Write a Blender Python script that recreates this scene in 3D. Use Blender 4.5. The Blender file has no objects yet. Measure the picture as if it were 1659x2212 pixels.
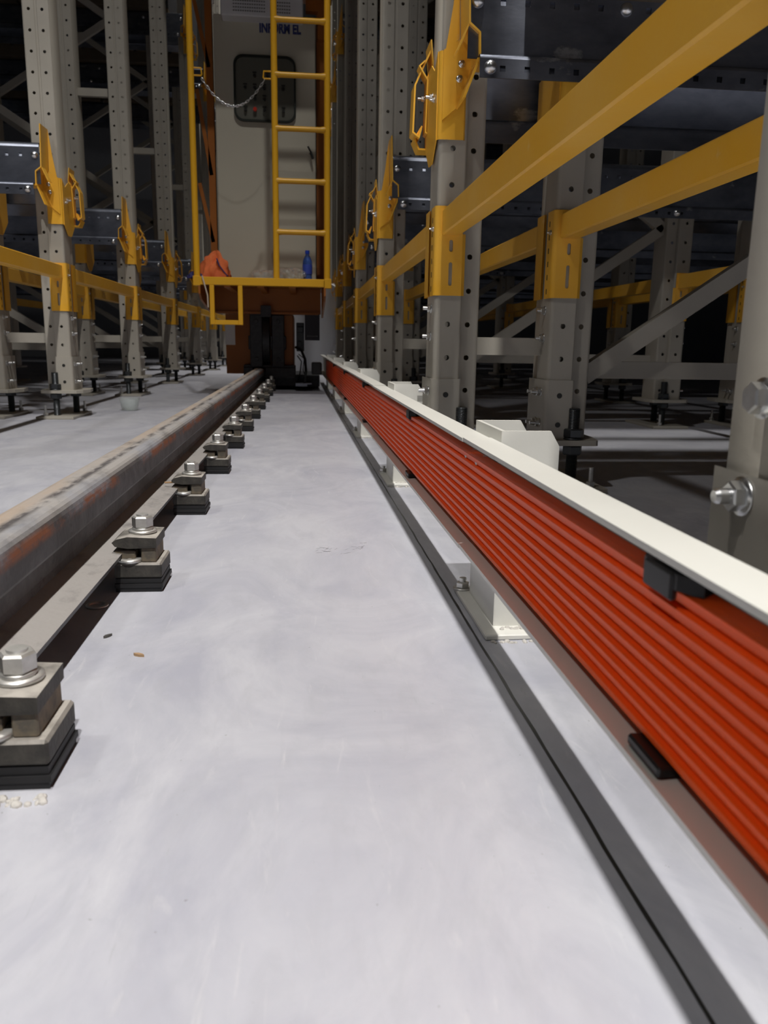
import bpy, math, random
from mathutils import Vector, Matrix
random.seed(7)
SC = bpy.context.scene
COL = SC.collection
PI = math.pi

# ------------------------------------------------------------------ camera
def nrm(v): return Vector(v).normalized()
PX, PY, FPX = 829.5, 1106.0, 1723.0
cY = nrm((657 - PX, -(736 - PY), -FPX))
cZ = -nrm((700 - PX, -(9190 - PY), -FPX))
cX = cY.cross(cZ).normalized()
cZ = cX.cross(cY).normalized()
R = Matrix((cX, cY, cZ))
cam = bpy.data.cameras.new('camera')
cam.sensor_fit = 'VERTICAL'; cam.sensor_height = 34.6; cam.sensor_width = 26
cam.lens = FPX / 2212 * 34.6
cam.clip_start = .02; cam.clip_end = 200
cam.dof.use_dof = True; cam.dof.focus_distance = 1.25; cam.dof.aperture_fstop = 10.5
co = bpy.data.objects.new('camera', cam); COL.objects.link(co)
co.matrix_world = Matrix.Translation((0, 0, .345)) @ R.to_4x4()
SC.camera = co

# ------------------------------------------------------------------ light
SC.view_settings.view_transform = 'Standard'; SC.view_settings.look = 'None'
SC.view_settings.gamma = 1; SC.view_settings.use_curve_mapping = False
SC.view_settings.exposure = 0.16
w = bpy.data.worlds.new('world'); SC.world = w; w.use_nodes = True
w.node_tree.nodes['Background'].inputs[0].default_value = (.8, .88, 1, 1)
w.node_tree.nodes['Background'].inputs[1].default_value = .018

def lamp(name, loc, size, watt, color=(1, .97, .93), rot=(0, 0, 0), spread=PI):
    l = bpy.data.lights.new(name, 'AREA'); l.shape = 'DISK'; l.size = size
    l.energy = watt; l.color = color; l.spread = spread
    o = bpy.data.objects.new(name, l); o.location = loc; o.rotation_euler = rot; COL.objects.link(o)
    return o
lamp('high_bay_or_fill', (.34, .4, 9.4), .26, 140, spread=math.radians(105))
lamp('high_bay_or_fill', (.34, -5.4, 9.4), .3, 740, spread=math.radians(110))
lamp('high_bay_or_fill', (.2, 9.8, 9.4), .5, 60, spread=math.radians(60))
lamp('high_bay_or_fill', (-3.4, -1.0, 7.6), .5, 95, rot=(0, math.radians(-20), 0))  # fill added on the left to brighten conductor strips and beams; no known lamp

# ------------------------------------------------------------------ materials
MAT = {}
def mat(name, col, rough=.5, metal=0., var=None, vscale=8., vamt=.5, vstretch=(1, 1, 1), bump=0., bscale=60.,
        dust=None, dustamt=.8, coat=0., trans=0., ior=1.45, emit=None, alpha=1., scratch=None):
    m = bpy.data.materials.new(name); m.use_nodes = True; nt = m.node_tree; N = nt.nodes; L = nt.links
    b = N['Principled BSDF']
    b.inputs['Roughness'].default_value = rough; b.inputs['Metallic'].default_value = metal
    b.inputs['Base Color'].default_value = (*col, 1)
    b.inputs['Coat Weight'].default_value = coat
    b.inputs['Transmission Weight'].default_value = trans; b.inputs['IOR'].default_value = ior
    b.inputs['Alpha'].default_value = alpha
    if emit:
        b.inputs['Emission Color'].default_value = (*emit[0], 1); b.inputs['Emission Strength'].default_value = emit[1]
    tc = N.new('ShaderNodeTexCoord'); mp = N.new('ShaderNodeMapping'); mp.inputs['Scale'].default_value = vstretch
    L.new(tc.outputs['Object'], mp.inputs['Vector'])
    src = None
    def mix(a, bcol, fac):
        mx = N.new('ShaderNodeMix'); mx.data_type = 'RGBA'
        if isinstance(a, tuple): mx.inputs[6].default_value = (*a, 1)
        else: L.new(a, mx.inputs[6])
        mx.inputs[7].default_value = (*bcol, 1)
        L.new(fac, mx.inputs[0]); return mx.outputs[2]
    def noise(scale, lo, hi, amt, detail=6, vec=None):
        n = N.new('ShaderNodeTexNoise'); n.inputs['Scale'].default_value = scale; n.inputs['Detail'].default_value = detail
        n.inputs['Roughness'].default_value = .62
        L.new(vec or mp.outputs[0], n.inputs['Vector'])
        mr = N.new('ShaderNodeMapRange'); mr.inputs[1].default_value = lo; mr.inputs[2].default_value = hi
        mr.inputs[3].default_value = 0; mr.inputs[4].default_value = amt
        L.new(n.outputs[0], mr.inputs[0]); return mr.outputs[0]
    cur = col
    if var: cur = mix(cur, var, noise(vscale, .38, .68, vamt))
    if scratch: cur = mix(cur, scratch[0], noise(scratch[1], scratch[2], scratch[2] + .06, scratch[3], detail=9))
    if dust:
        g = N.new('ShaderNodeNewGeometry'); s = N.new('ShaderNodeSeparateXYZ'); L.new(g.outputs['Normal'], s.inputs[0])
        mr = N.new('ShaderNodeMapRange'); mr.inputs[1].default_value = .45; mr.inputs[2].default_value = .9
        L.new(s.outputs[2], mr.inputs[0])
        nn = noise(14, .25, .55, dustamt)
        mu = N.new('ShaderNodeMath'); mu.operation = 'MULTIPLY'; L.new(mr.outputs[0], mu.inputs[0]); L.new(nn, mu.inputs[1])
        cur = mix(cur, dust, mu.outputs[0])
        mr2 = N.new('ShaderNodeMapRange'); mr2.inputs[3].default_value = metal; mr2.inputs[4].default_value = 0
        L.new(mu.outputs[0], mr2.inputs[0]); L.new(mr2.outputs[0], b.inputs['Metallic'])
    if not isinstance(cur, tuple): L.new(cur, b.inputs['Base Color'])
    if bump:
        n = N.new('ShaderNodeTexNoise'); n.inputs['Scale'].default_value = bscale; n.inputs['Detail'].default_value = 5
        L.new(mp.outputs[0], n.inputs['Vector'])
        bp = N.new('ShaderNodeBump'); bp.inputs['Strength'].default_value = bump; bp.inputs['Distance'].default_value = .004
        L.new(n.outputs[0], bp.inputs['Height']); L.new(bp.outputs[0], b.inputs['Normal'])
    MAT[name] = m
    return m

mat('rack_beige', (.40, .375, .325), .38, var=(.33, .31, .27), vscale=5, vamt=.5, bump=.05, bscale=200)
mat('rack_yellow', (.82, .42, .025), .36, var=(.86, .52, .11), vscale=3.5, vamt=.6, bump=.06, bscale=120, scratch=((.85, .66, .33), 9, .64, .35))
mat('crane_yellow', (.80, .42, .022), .35)
mat('crane_orange_shaded', (.36, .115, .016), .45, var=(.28, .09, .018), vscale=4, vamt=.5)  # orange darkened, so the shade on these parts is in the colour
mat('galvanised', (.26, .28, .335), .33, metal=.9, var=(.12, .13, .165), vscale=6, vamt=.8, vstretch=(1, 1, 2), bump=.04, bscale=80,
    scratch=((.75, .77, .8), 7, .64, .6))
mat('zinc', (.78, .79, .80), .28, metal=1., var=(.5, .5, .5), vscale=60, vamt=.5)
mat('dusty_zinc', (.62, .62, .60), .38, metal=.85, var=(.4, .39, .37), vscale=60, vamt=.6, dust=(.56, .53, .48), dustamt=.55)
mat('black_steel', (.035, .036, .04), .42, metal=.5, var=(.07, .07, .075), vscale=40, vamt=.5)
mat('screw_steel', (.06, .065, .07), .35, metal=.7)
mat('clip_steel', (.030, .028, .025), .6, metal=.1, var=(.085, .078, .065), vscale=45, vamt=.6, dust=(.42, .39, .35), dustamt=.95, bump=.25, bscale=160)
mat('clip_block', (.085, .075, .06), .7, var=(.26, .20, .12), vscale=50, vamt=.7, dust=(.42, .39, .35), bump=.2)
mat('channel_cream', (.68, .675, .63), .42, var=(.6, .59, .55), vscale=7, vamt=.35, bump=.03, bscale=150)
mat('busbar_orange', (1.0, .125, .014), .36, var=(.97, .10, .010), vscale=3, vamt=.4)
MAT['busbar_orange'].node_tree.nodes['Principled BSDF'].inputs['Specular Tint'].default_value = (1, .30, .04, 1)
MAT['busbar_orange'].node_tree.nodes['Principled BSDF'].inputs['Specular IOR Level'].default_value = .35
mat('black_plastic', (.012, .012, .013), .4)
mat('rubber_black', (.01, .01, .011), .6)
mat('cabinet_grey', (.50, .475, .39), .5, var=(.46, .43, .36), vscale=2, vamt=.4)
mat('panel_dark', (.12, .12, .10), .35)
mat('button_black', (.02, .02, .018), .4)
mat('button_red', (.5, .03, .015), .4)
mat('window_gasket', (.012, .016, .012), .5)
mat('window_glass', (.85, .88, .85), .05, trans=1., ior=1.3, alpha=.35)
mat('appliance_white', (.66, .68, .72), .5)
mat('appliance_grille', (.16, .165, .175), .6)
mat('letter_navy', (.03, .04, .16), .5)
mat('bottle_blue', (.10, .22, .75), .1, trans=.75, ior=1.33)
mat('label_blue', (.03, .06, .35), .45)
mat('cap_blue', (.02, .07, .62), .4)
mat('clear_plastic', (.9, .95, .93), .12, trans=.8, ior=1.25, alpha=.72, bump=.6, bscale=40)
mat('cloth_orange', (.72, .17, .05), .85, var=(.55, .11, .04), vscale=12, vamt=.6, bump=.4, bscale=90)
mat('cloth_navy', (.035, .035, .14), .85)
mat('strap_cream', (.6, .5, .4), .7)
mat('white_plastic', (.8, .8, .78), .4)
mat('wood_chip', (.34, .22, .12), .8)
mat('dark_chip', (.08, .075, .07), .8)
mat('wall_white', (.30, .31, .34), .7, var=(.22, .22, .25), vscale=.6, vamt=.5)
mat('wall_dark', (.10, .10, .10), .8)
mat('ceiling_dark', (.06, .06, .06), .9)
mat('pencil_grey', (.26, .26, .28), .9)
mat('mortar', (.46, .44, .41), .9, bump=.8, bscale=140, var=(.6, .58, .55), vscale=60, vamt=.6)
mat('sign_black', (.02, .02, .03), .4)
mat('tape_white', (.6, .6, .6), .5)

def concrete():
    m = bpy.data.materials.new('concrete'); m.use_nodes = True; nt = m.node_tree; N = nt.nodes; L = nt.links
    b = N['Principled BSDF']; b.inputs['Roughness'].default_value = .55
    tc = N.new('ShaderNodeTexCoord')
    def nz(scale, st, lo, hi, dist=0., detail=8):
        mp = N.new('ShaderNodeMapping'); mp.inputs['Scale'].default_value = st; L.new(tc.outputs['Object'], mp.inputs[0])
        n = N.new('ShaderNodeTexNoise'); n.inputs['Scale'].default_value = scale; n.inputs['Detail'].default_value = detail
        n.inputs['Roughness'].default_value = .65; n.inputs['Distortion'].default_value = dist
        L.new(mp.outputs[0], n.inputs['Vector'])
        mr = N.new('ShaderNodeMapRange'); mr.inputs[1].default_value = lo; mr.inputs[2].default_value = hi; mr.clamp = True
        L.new(n.outputs[0], mr.inputs[0]); return mr.outputs[0], n.outputs[0]
    def mix(a, c, fac, amt):
        mm = N.new('ShaderNodeMath'); mm.operation = 'MULTIPLY'; mm.inputs[1].default_value = amt; L.new(fac, mm.inputs[0])
        mx = N.new('ShaderNodeMix'); mx.data_type = 'RGBA'
        if isinstance(a, tuple): mx.inputs[6].default_value = (*a, 1)
        else: L.new(a, mx.inputs[6])
        mx.inputs[7].default_value = (*c, 1); L.new(mm.outputs[0], mx.inputs[0]); return mx.outputs[2]
    a, araw = nz(5.5, (1, .7, 1), .35, .66, 1.2)
    c = mix((.475, .48, .52), (.31, .315, .375), a, .85)
    a2, _ = nz(22, (1.4, .5, 1), .48, .72, .6)
    c = mix(c, (.33, .335, .37), a2, .5)
    a3, _ = nz(9, (4, .6, 1), .60, .74, 2.)
    c = mix(c, (.58, .58, .59), a3, .5)
    a4, _ = nz(70, (2.5, .35, 1), .66, .70, 1.)
    c = mix(c, (.30, .30, .32), a4, .35)
    a5, _ = nz(150, (1, 1, 1), .74, .76, 0., 2)
    c = mix(c, (.12, .11, .1), a5, .6)
    a6, _ = nz(1.1, (1, 1, 1), .4, .65, .5)
    c = mix(c, (.44, .445, .48), a6, .5)
    L.new(c, b.inputs['Base Color'])
    rr = N.new('ShaderNodeMapRange'); rr.inputs[3].default_value = .42; rr.inputs[4].default_value = .68; L.new(araw, rr.inputs[0])
    L.new(rr.outputs[0], b.inputs['Roughness'])
    _, braw = nz(40, (1, 1, 1), 0, 1)
    bp = N.new('ShaderNodeBump'); bp.inputs['Strength'].default_value = .12; bp.inputs['Distance'].default_value = .003
    L.new(braw, bp.inputs['Height']); L.new(bp.outputs[0], b.inputs['Normal'])
    MAT['concrete'] = m
concrete()

def rail_steel():
    # dusty worn steel; rust lives in a band on the shoulders (object X / Z), streaks run along Y
    m = bpy.data.materials.new('rail_steel'); m.use_nodes = True; nt = m.node_tree; N = nt.nodes; L = nt.links
    b = N['Principled BSDF']; b.inputs['Roughness'].default_value = .55; b.inputs['Metallic'].default_value = .25
    tc = N.new('ShaderNodeTexCoord'); sx = N.new('ShaderNodeSeparateXYZ'); L.new(tc.outputs['Object'], sx.inputs[0])
    g = N.new('ShaderNodeNewGeometry'); sn = N.new('ShaderNodeSeparateXYZ'); L.new(g.outputs['Normal'], sn.inputs[0])
    def nz(scale, st, lo, hi, dist=0.):
        mp = N.new('ShaderNodeMapping'); mp.inputs['Scale'].default_value = st; L.new(tc.outputs['Object'], mp.inputs[0])
        n = N.new('ShaderNodeTexNoise'); n.inputs['Scale'].default_value = scale; n.inputs['Detail'].default_value = 8
        n.inputs['Roughness'].default_value = .68; n.inputs['Distortion'].default_value = dist
        L.new(mp.outputs[0], n.inputs['Vector'])
        mr = N.new('ShaderNodeMapRange'); mr.inputs[1].default_value = lo; mr.inputs[2].default_value = hi
        L.new(n.outputs[0], mr.inputs[0]); return mr.outputs[0]
    def rng(src, a, bb, c, d):   # trapezoid
        m1 = N.new('ShaderNodeMapRange'); m1.inputs[1].default_value = a; m1.inputs[2].default_value = bb; L.new(src, m1.inputs[0])
        m2 = N.new('ShaderNodeMapRange'); m2.inputs[1].default_value = c; m2.inputs[2].default_value = d; m2.inputs[3].default_value = 1; m2.inputs[4].default_value = 0
        L.new(src, m2.inputs[0]); return mul(m1.outputs[0], m2.outputs[0])
    def mul(a, c):
        mm = N.new('ShaderNodeMath'); mm.operation = 'MULTIPLY'; L.new(a, mm.inputs[0])
        if isinstance(c, float): mm.inputs[1].default_value = c
        else: L.new(c, mm.inputs[1])
        return mm.outputs[0]
    def mix(a, c, fac):
        mx = N.new('ShaderNodeMix'); mx.data_type = 'RGBA'
        if isinstance(a, tuple): mx.inputs[6].default_value = (*a, 1)
        else: L.new(a, mx.inputs[6])
        mx.inputs[7].default_value = (*c, 1); L.new(fac, mx.inputs[0]); return mx.outputs[2]
    c = mix((.052, .050, .050), (.12, .118, .12), nz(9, (1, 1, 1), .42, .68, 1.))
    c = mix(c, (.035, .033, .03), nz(26, (1, .5, 1), .60, .66))
    up = N.new('ShaderNodeMapRange'); up.inputs[1].default_value = .35; up.inputs[2].default_value = .95; L.new(sn.outputs[2], up.inputs[0])
    c = mix(c, (.43, .405, .385), mul(up.outputs[0], mul(nz(14, (1, .5, 1), .22, .5), .92)))
    # head top only (object z measured from foot): tan dusty half, dark rubbed line, pale shoulder
    top = rng(sx.outputs[2], .085, .09, 2, 3)
    c = mix(c, (.47, .36, .27), mul(mul(top, rng(sx.outputs[0], -.05, -.045, -.008, .006)), mul(nz(7, (1, .3, 1), .35, .6), .8)))
    c = mix(c, (.06, .055, .06), mul(mul(top, rng(sx.outputs[0], -.006, .001, .006, .012)), mul(nz(22, (1.5, .5, 1), .43, .55), .85)))
    c = mix(c, (.33, .34, .38), mul(mul(top, rng(sx.outputs[0], .008, .014, .05, .06)), mul(nz(11, (1, .4, 1), .45, .62), .7)))
    c = mix(c, (.26, .085, .03), mul(rng(sx.outputs[2], .080, .086, .093, .099), mul(mul(nz(5, (1, .6, 1), .42, .50), nz(45, (1, .5, 1), .38, .5)), .95)))
    L.new(c, b.inputs['Base Color'])
    n = N.new('ShaderNodeTexNoise'); n.inputs['Scale'].default_value = 90; L.new(tc.outputs['Object'], n.inputs['Vector'])
    bp = N.new('ShaderNodeBump'); bp.inputs['Strength'].default_value = .4; bp.inputs['Distance'].default_value = .002
    L.new(n.outputs[0], bp.inputs['Height']); L.new(bp.outputs[0], b.inputs['Normal'])
    MAT['rail_steel'] = m
rail_steel()

# ------------------------------------------------------------------ mesh builder
class MB:
    def __init__(s): s.v = []; s.f = []; s.sm = []
    def add(s, vs, fs, smooth=False):
        o = len(s.v); s.v += [tuple(p) for p in vs]; s.f += [tuple(i + o for i in f) for f in fs]; s.sm += [smooth] * len(fs)
        return s
    def box(s, a, b, M=None):
        x0, y0, z0 = a; x1, y1, z1 = b
        vs = [Vector(p) for p in ((x0, y0, z0), (x1, y0, z0), (x1, y1, z0), (x0, y1, z0), (x0, y0, z1), (x1, y0, z1), (x1, y1, z1), (x0, y1, z1))]
        if M: vs = [M @ p for p in vs]
        return s.add(vs, [(0, 3, 2, 1), (4, 5, 6, 7), (0, 1, 5, 4), (1, 2, 6, 5), (2, 3, 7, 6), (3, 0, 4, 7)])
    def bbox(s, a, b, r=.002):      # bevelled box (chamfered edges)
        x0, y0, z0 = a; x1, y1, z1 = b
        pts = [(x0 + r, y0), (x1 - r, y0), (x1, y0 + r), (x1, y1 - r), (x1 - r, y1), (x0 + r, y1), (x0, y1 - r), (x0, y0 + r)]
        ins = [(x0 + r, y0 + r), (x1 - r, y0 + r), (x1 - r, y0 + r), (x1 - r, y1 - r), (x1 - r, y1 - r), (x0 + r, y1 - r), (x0 + r, y1 - r), (x0 + r, y0 + r)]
        vs = [(x, y, z0) for x, y in ins] + [(x, y, z0 + r) for x, y in pts] + [(x, y, z1 - r) for x, y in pts] + [(x, y, z1) for x, y in ins]
        fs = [(7, 6, 5, 4, 3, 2, 1, 0), tuple(range(24, 32))]
        for k in range(3):
            for i in range(8):
                j = (i + 1) % 8; fs.append((k * 8 + i, k * 8 + j, (k + 1) * 8 + j, (k + 1) * 8 + i))
        return s.add(vs, fs)
    def cyl(s, p, q, r, n=16, r2=None, cap=True, smooth=True):
        p, q = Vector(p), Vector(q); d = (q - p).normalized(); r2 = r if r2 is None else r2
        u = d.orthogonal().normalized(); w_ = d.cross(u)
        vs = [p + r * (math.cos(2 * PI * i / n) * u + math.sin(2 * PI * i / n) * w_) for i in range(n)] + \
             [q + r2 * (math.cos(2 * PI * i / n) * u + math.sin(2 * PI * i / n) * w_) for i in range(n)]
        s.add(vs, [(i, (i + 1) % n, n + (i + 1) % n, n + i) for i in range(n)], smooth)
        if cap: s.add(vs, [tuple(range(n - 1, -1, -1)), tuple(range(n, 2 * n))])
        return s
    def hexnut(s, c, ax, r, h, rot=0.):
        # hexagonal prism with chamfered crown; ax unit axis; from c to c+ax*h
        c = Vector(c); d = Vector(ax).normalized(); u = d.orthogonal().normalized(); w_ = d.cross(u)
        def ring(rr, t, n=6): return [c + d * t + rr * (math.cos(2 * PI * i / n + rot) * u + math.sin(2 * PI * i / n + rot) * w_) for i in range(n)]
        k = h * .12
        rings = [ring(r * .86, 0), ring(r, k), ring(r, h - k), ring(r * .86, h)]
        vs = sum(rings, []); fs = [(5, 4, 3, 2, 1, 0), (18, 19, 20, 21, 22, 23)]
        for a in range(3):
            for i in range(6): fs.append((a * 6 + i, a * 6 + (i + 1) % 6, a * 6 + 6 + (i + 1) % 6, a * 6 + 6 + i))
        return s.add(vs, fs)
    def lathe(s, prof, c=(0, 0, 0), ax=(0, 0, 1), n=24, smooth=True):
        c = Vector(c); d = Vector(ax).normalized(); u = d.orthogonal().normalized(); w_ = d.cross(u)
        vs = []
        for r, t in prof: vs += [c + d * t + r * (math.cos(2 * PI * i / n) * u + math.sin(2 * PI * i / n) * w_) for i in range(n)]
        fs = []
        for k in range(len(prof) - 1):
            for i in range(n): fs.append((k * n + i, k * n + (i + 1) % n, (k + 1) * n + (i + 1) % n, (k + 1) * n + i))
        return s.add(vs, fs, smooth)
    def dome(s, c, ax, r, h, n=20):
        return s.lathe([(r, 0), (r * .95, h * .35), (r * .78, h * .68), (r * .45, h * .92), (.0001, h)], c, ax, n)
    def extr(s, poly, a, b, axis='y', closed=True, smooth=False, caps=True):
        # poly of 2D points extruded along an axis. axis y: (x,z); axis x: (y,z); axis z: (x,y)
        f = {'y': lambda p, t: (p[0], t, p[1]), 'x': lambda p, t: (t, p[0], p[1]), 'z': lambda p, t: (p[0], p[1], t)}[axis]
        n = len(poly); vs = [f(p, a) for p in poly] + [f(p, b) for p in poly]
        fs = [(i, (i + 1) % n, n + (i + 1) % n, n + i) for i in range(n if closed else n - 1)]
        s.add(vs, fs, smooth)
        if closed and caps: s.add(vs, [tuple(range(n - 1, -1, -1)), tuple(range(n, 2 * n))])
        return s
    def strip(s, pts, t, a, b, axis='y', smooth=False):
        # open polyline of sheet metal with thickness t
        P = [Vector((p[0], p[1])) for p in pts]; n = len(P); off = []
        for i in range(n):
            d1 = (P[i] - P[i - 1]).normalized() if i else None
            d2 = (P[i + 1] - P[i]).normalized() if i < n - 1 else None
            if d1 is None: d1 = d2
            if d2 is None: d2 = d1
            n1 = Vector((-d1.y, d1.x)); n2 = Vector((-d2.y, d2.x)); m_ = (n1 + n2)
            if m_.length < 1e-6: m_ = n1
            m_.normalize(); k = max(.35, m_.dot(n1)); off.append(P[i] + m_ * (t / k))
        n2_ = n
        f = {'y': lambda p, q: (p[0], q, p[1]), 'x': lambda p, q: (q, p[0], p[1]), 'z': lambda p, q: (p[0], p[1], q)}[axis]
        vs = [f(p, a) for p in P] + [f(p, a) for p in off] + [f(p, b) for p in P] + [f(p, b) for p in off]
        fs = []; smf = []
        for i in range(n - 1):
            s.add(vs, [(i, i + 1, 2 * n + i + 1, 2 * n + i), (n + i, 3 * n + i, 3 * n + i + 1, n + i + 1)], smooth)
            s.add(vs, [(i, n + i, n + i + 1, i + 1), (2 * n + i, 2 * n + i + 1, 3 * n + i + 1, 3 * n + i)])
        s.add(vs, [(0, 2 * n, 3 * n, n), (n - 1, 2 * n - 1, 4 * n - 1, 3 * n - 1)])
        return s
    def tube(s, pts, r, n=10, closed=False, caps=True):
        P = [Vector(p) for p in pts]; m_ = len(P); vs = []
        up = None
        for i in range(m_):
            a = P[(i - 1) % m_] if (closed or i) else P[i]; b = P[(i + 1) % m_] if (closed or i < m_ - 1) else P[i]
            d = (b - a).normalized()
            if up is None: up = d.orthogonal().normalized()
            up = (up - d * up.dot(d)).normalized(); w_ = d.cross(up)
            vs += [P[i] + r * (math.cos(2 * PI * k / n) * up + math.sin(2 * PI * k / n) * w_) for k in range(n)]
        fs = []
        for i in range(m_ if closed else m_ - 1):
            j = (i + 1) % m_
            for k in range(n): fs.append((i * n + k, i * n + (k + 1) % n, j * n + (k + 1) % n, j * n + k))
        s.add(vs, fs, True)
        if caps and not closed: s.add(vs, [tuple(range(n - 1, -1, -1)), tuple(range((m_ - 1) * n, m_ * n))])
        return s
    def cell(s, F, u0, u1, v0, v1, hu, hv, ru, rv, kind='round', depth=None, nrm_=None):
        # rectangular cell of a face with a real hole; F(u,v)->3D point. depth: vector of hole wall
        n = 12
        if kind == 'square': hp = [(ru, rv), (-ru, rv), (-ru, -rv), (ru, -rv)]; angs = None
        elif kind == 'slot':
            hp = [(ru * math.cos(a), (rv - ru) + ru * math.sin(a)) for a in [PI * k / 6 for k in range(7)]] + \
                 [(ru * math.cos(a), -(rv - ru) + ru * math.sin(a)) for a in [PI + PI * k / 6 for k in range(7)]]
        else: hp = [(ru * math.cos(2 * PI * (k + .5) / n), rv * math.sin(2 * PI * (k + .5) / n)) for k in range(n)]
        hp = [(hu + a, hv + b) for a, b in hp]
        # insert split so the four corners are joined: triangulate as four fans
        corners = [(u1, v1), (u0, v1), (u0, v0), (u1, v0)]
        m_ = len(hp)
        def ang(p): return math.atan2(p[1] - hv, p[0] - hu)
        near = []
        for c in corners: near.append(min(range(m_), key=lambda i: (hp[i][0] - c[0]) ** 2 + (hp[i][1] - c[1]) ** 2))
        vs = [F(*p) for p in hp] + [F(*p) for p in corners]
        fs = []
        for q in range(4):
            a = near[q]; b = near[(q + 1) % 4]
            i = a; chain = [a]
            while i != b: i = (i + 1) % m_; chain.append(i)
            fs.append(tuple([m_ + q] + [m_ + (q + 1) % 4] + chain[::-1]))
        s.add(vs, fs)
        if depth is not None:
            dv = Vector(depth); vs2 = [Vector(F(*p)) for p in hp]; vs2 += [v + dv for v in vs2]
            s.add(vs2, [(i, (i + 1) % m_, m_ + (i + 1) % m_, m_ + i) for i in range(m_)])
        return s
    def mirror(s):
        s.v = [(-x, y, z) for x, y, z in s.v]; s.f = [tuple(reversed(f)) for f in s.f]; return s
    def mesh(s, name, material):
        me = bpy.data.meshes.new(name); me.from_pydata(s.v, [], s.f); me.update()
        me.polygons.foreach_set('use_smooth', s.sm)
        me.materials.append(MAT[material]); return me
    def build(s, name, material, parent=None, loc=None, label=None):
        o = bpy.data.objects.new(name, s.mesh(name, material)); COL.objects.link(o)
        if parent: o.parent = parent
        if loc: o.location = loc
        if label: o['label'] = label
        return o

def empty(name, loc=(0, 0, 0), rz=0.):
    o = bpy.data.objects.new(name, None); o.location = loc; o.rotation_euler = (0, 0, rz); o.empty_display_size = .1
    COL.objects.link(o); return o
def tag(o, label=None, cat=None, group=None, kind=None):
    if label: o['label'] = label
    if cat: o['category'] = cat
    if group: o['group'] = group
    if kind: o['kind'] = kind
    return o
KIDS = {}
def dup(o, loc=None, parent=None):
    c = o.copy(); COL.objects.link(c)
    if parent: c.parent = parent
    if loc is not None: c.location = loc
    for ch in [k for k in list(o.children)]: dup(ch, None, c)
    return c
ORD = ['nearest', 'second', 'third', 'fourth', 'fifth', 'sixth', 'seventh', 'eighth', 'ninth', 'tenth', 'eleventh', 'twelfth']

# ------------------------------------------------------------------ setting
def struct(name, mb, m): return tag(mb.build(name, m), kind='structure')
fl = MB(); fl.box((-9, -3, -.3), (9, 16, 0)); struct('floor', fl, 'concrete')
m_ = MB(); m_.box((-9, 15.2, 0), (9, 15.5, 10)); struct('wall_back', m_, 'wall_white')
m_ = MB(); m_.box((-9.3, -3, 0), (-9, 15.5, 10)); struct('wall_left', m_, 'wall_dark')
m_ = MB(); m_.box((9, -3, 0), (9.3, 15.5, 10)); struct('wall_right', m_, 'wall_dark')
m_ = MB(); m_.box((-9.3, -12, 10), (9.3, 15.5, 10.3)); struct('ceiling', m_, 'ceiling_dark')

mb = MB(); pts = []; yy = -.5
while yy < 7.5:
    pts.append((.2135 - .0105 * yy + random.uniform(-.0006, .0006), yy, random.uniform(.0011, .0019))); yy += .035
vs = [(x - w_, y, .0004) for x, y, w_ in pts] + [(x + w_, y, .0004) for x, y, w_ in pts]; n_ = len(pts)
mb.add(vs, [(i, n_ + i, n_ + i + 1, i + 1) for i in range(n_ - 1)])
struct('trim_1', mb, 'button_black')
# ------------------------------------------------------------------ crane rail on its clips
RX = -.311
rail_poly = [(-.055, .047), (.058, .047), (.059, .053), (.030, .058), (.012, .064), (.010, .072), (.010, .098), (.018, .103), (.029, .106), (.031, .110),
             (.031, .136), (.0302, .141), (.0282, .1455), (.025, .149), (.0205, .1515), (.015, .153), (.008, .1537), (-.018, .1535), (-.026, .151), (-.031, .145), (-.031, .110), (-.018, .103), (-.010, .098), (-.010, .072),
             (-.012, .064), (-.055, .056)]
rail_poly = [(x, z - .047) for x, z in rail_poly]
mb = MB(); mb.extr(rail_poly, -.6, 11.5, 'y')
tag(mb.build('crane_rail', 'rail_steel', loc=(RX, 0, .047)), 'long worn steel crane rail with dusty head, left of the smooth concrete strip', 'rail')

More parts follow.
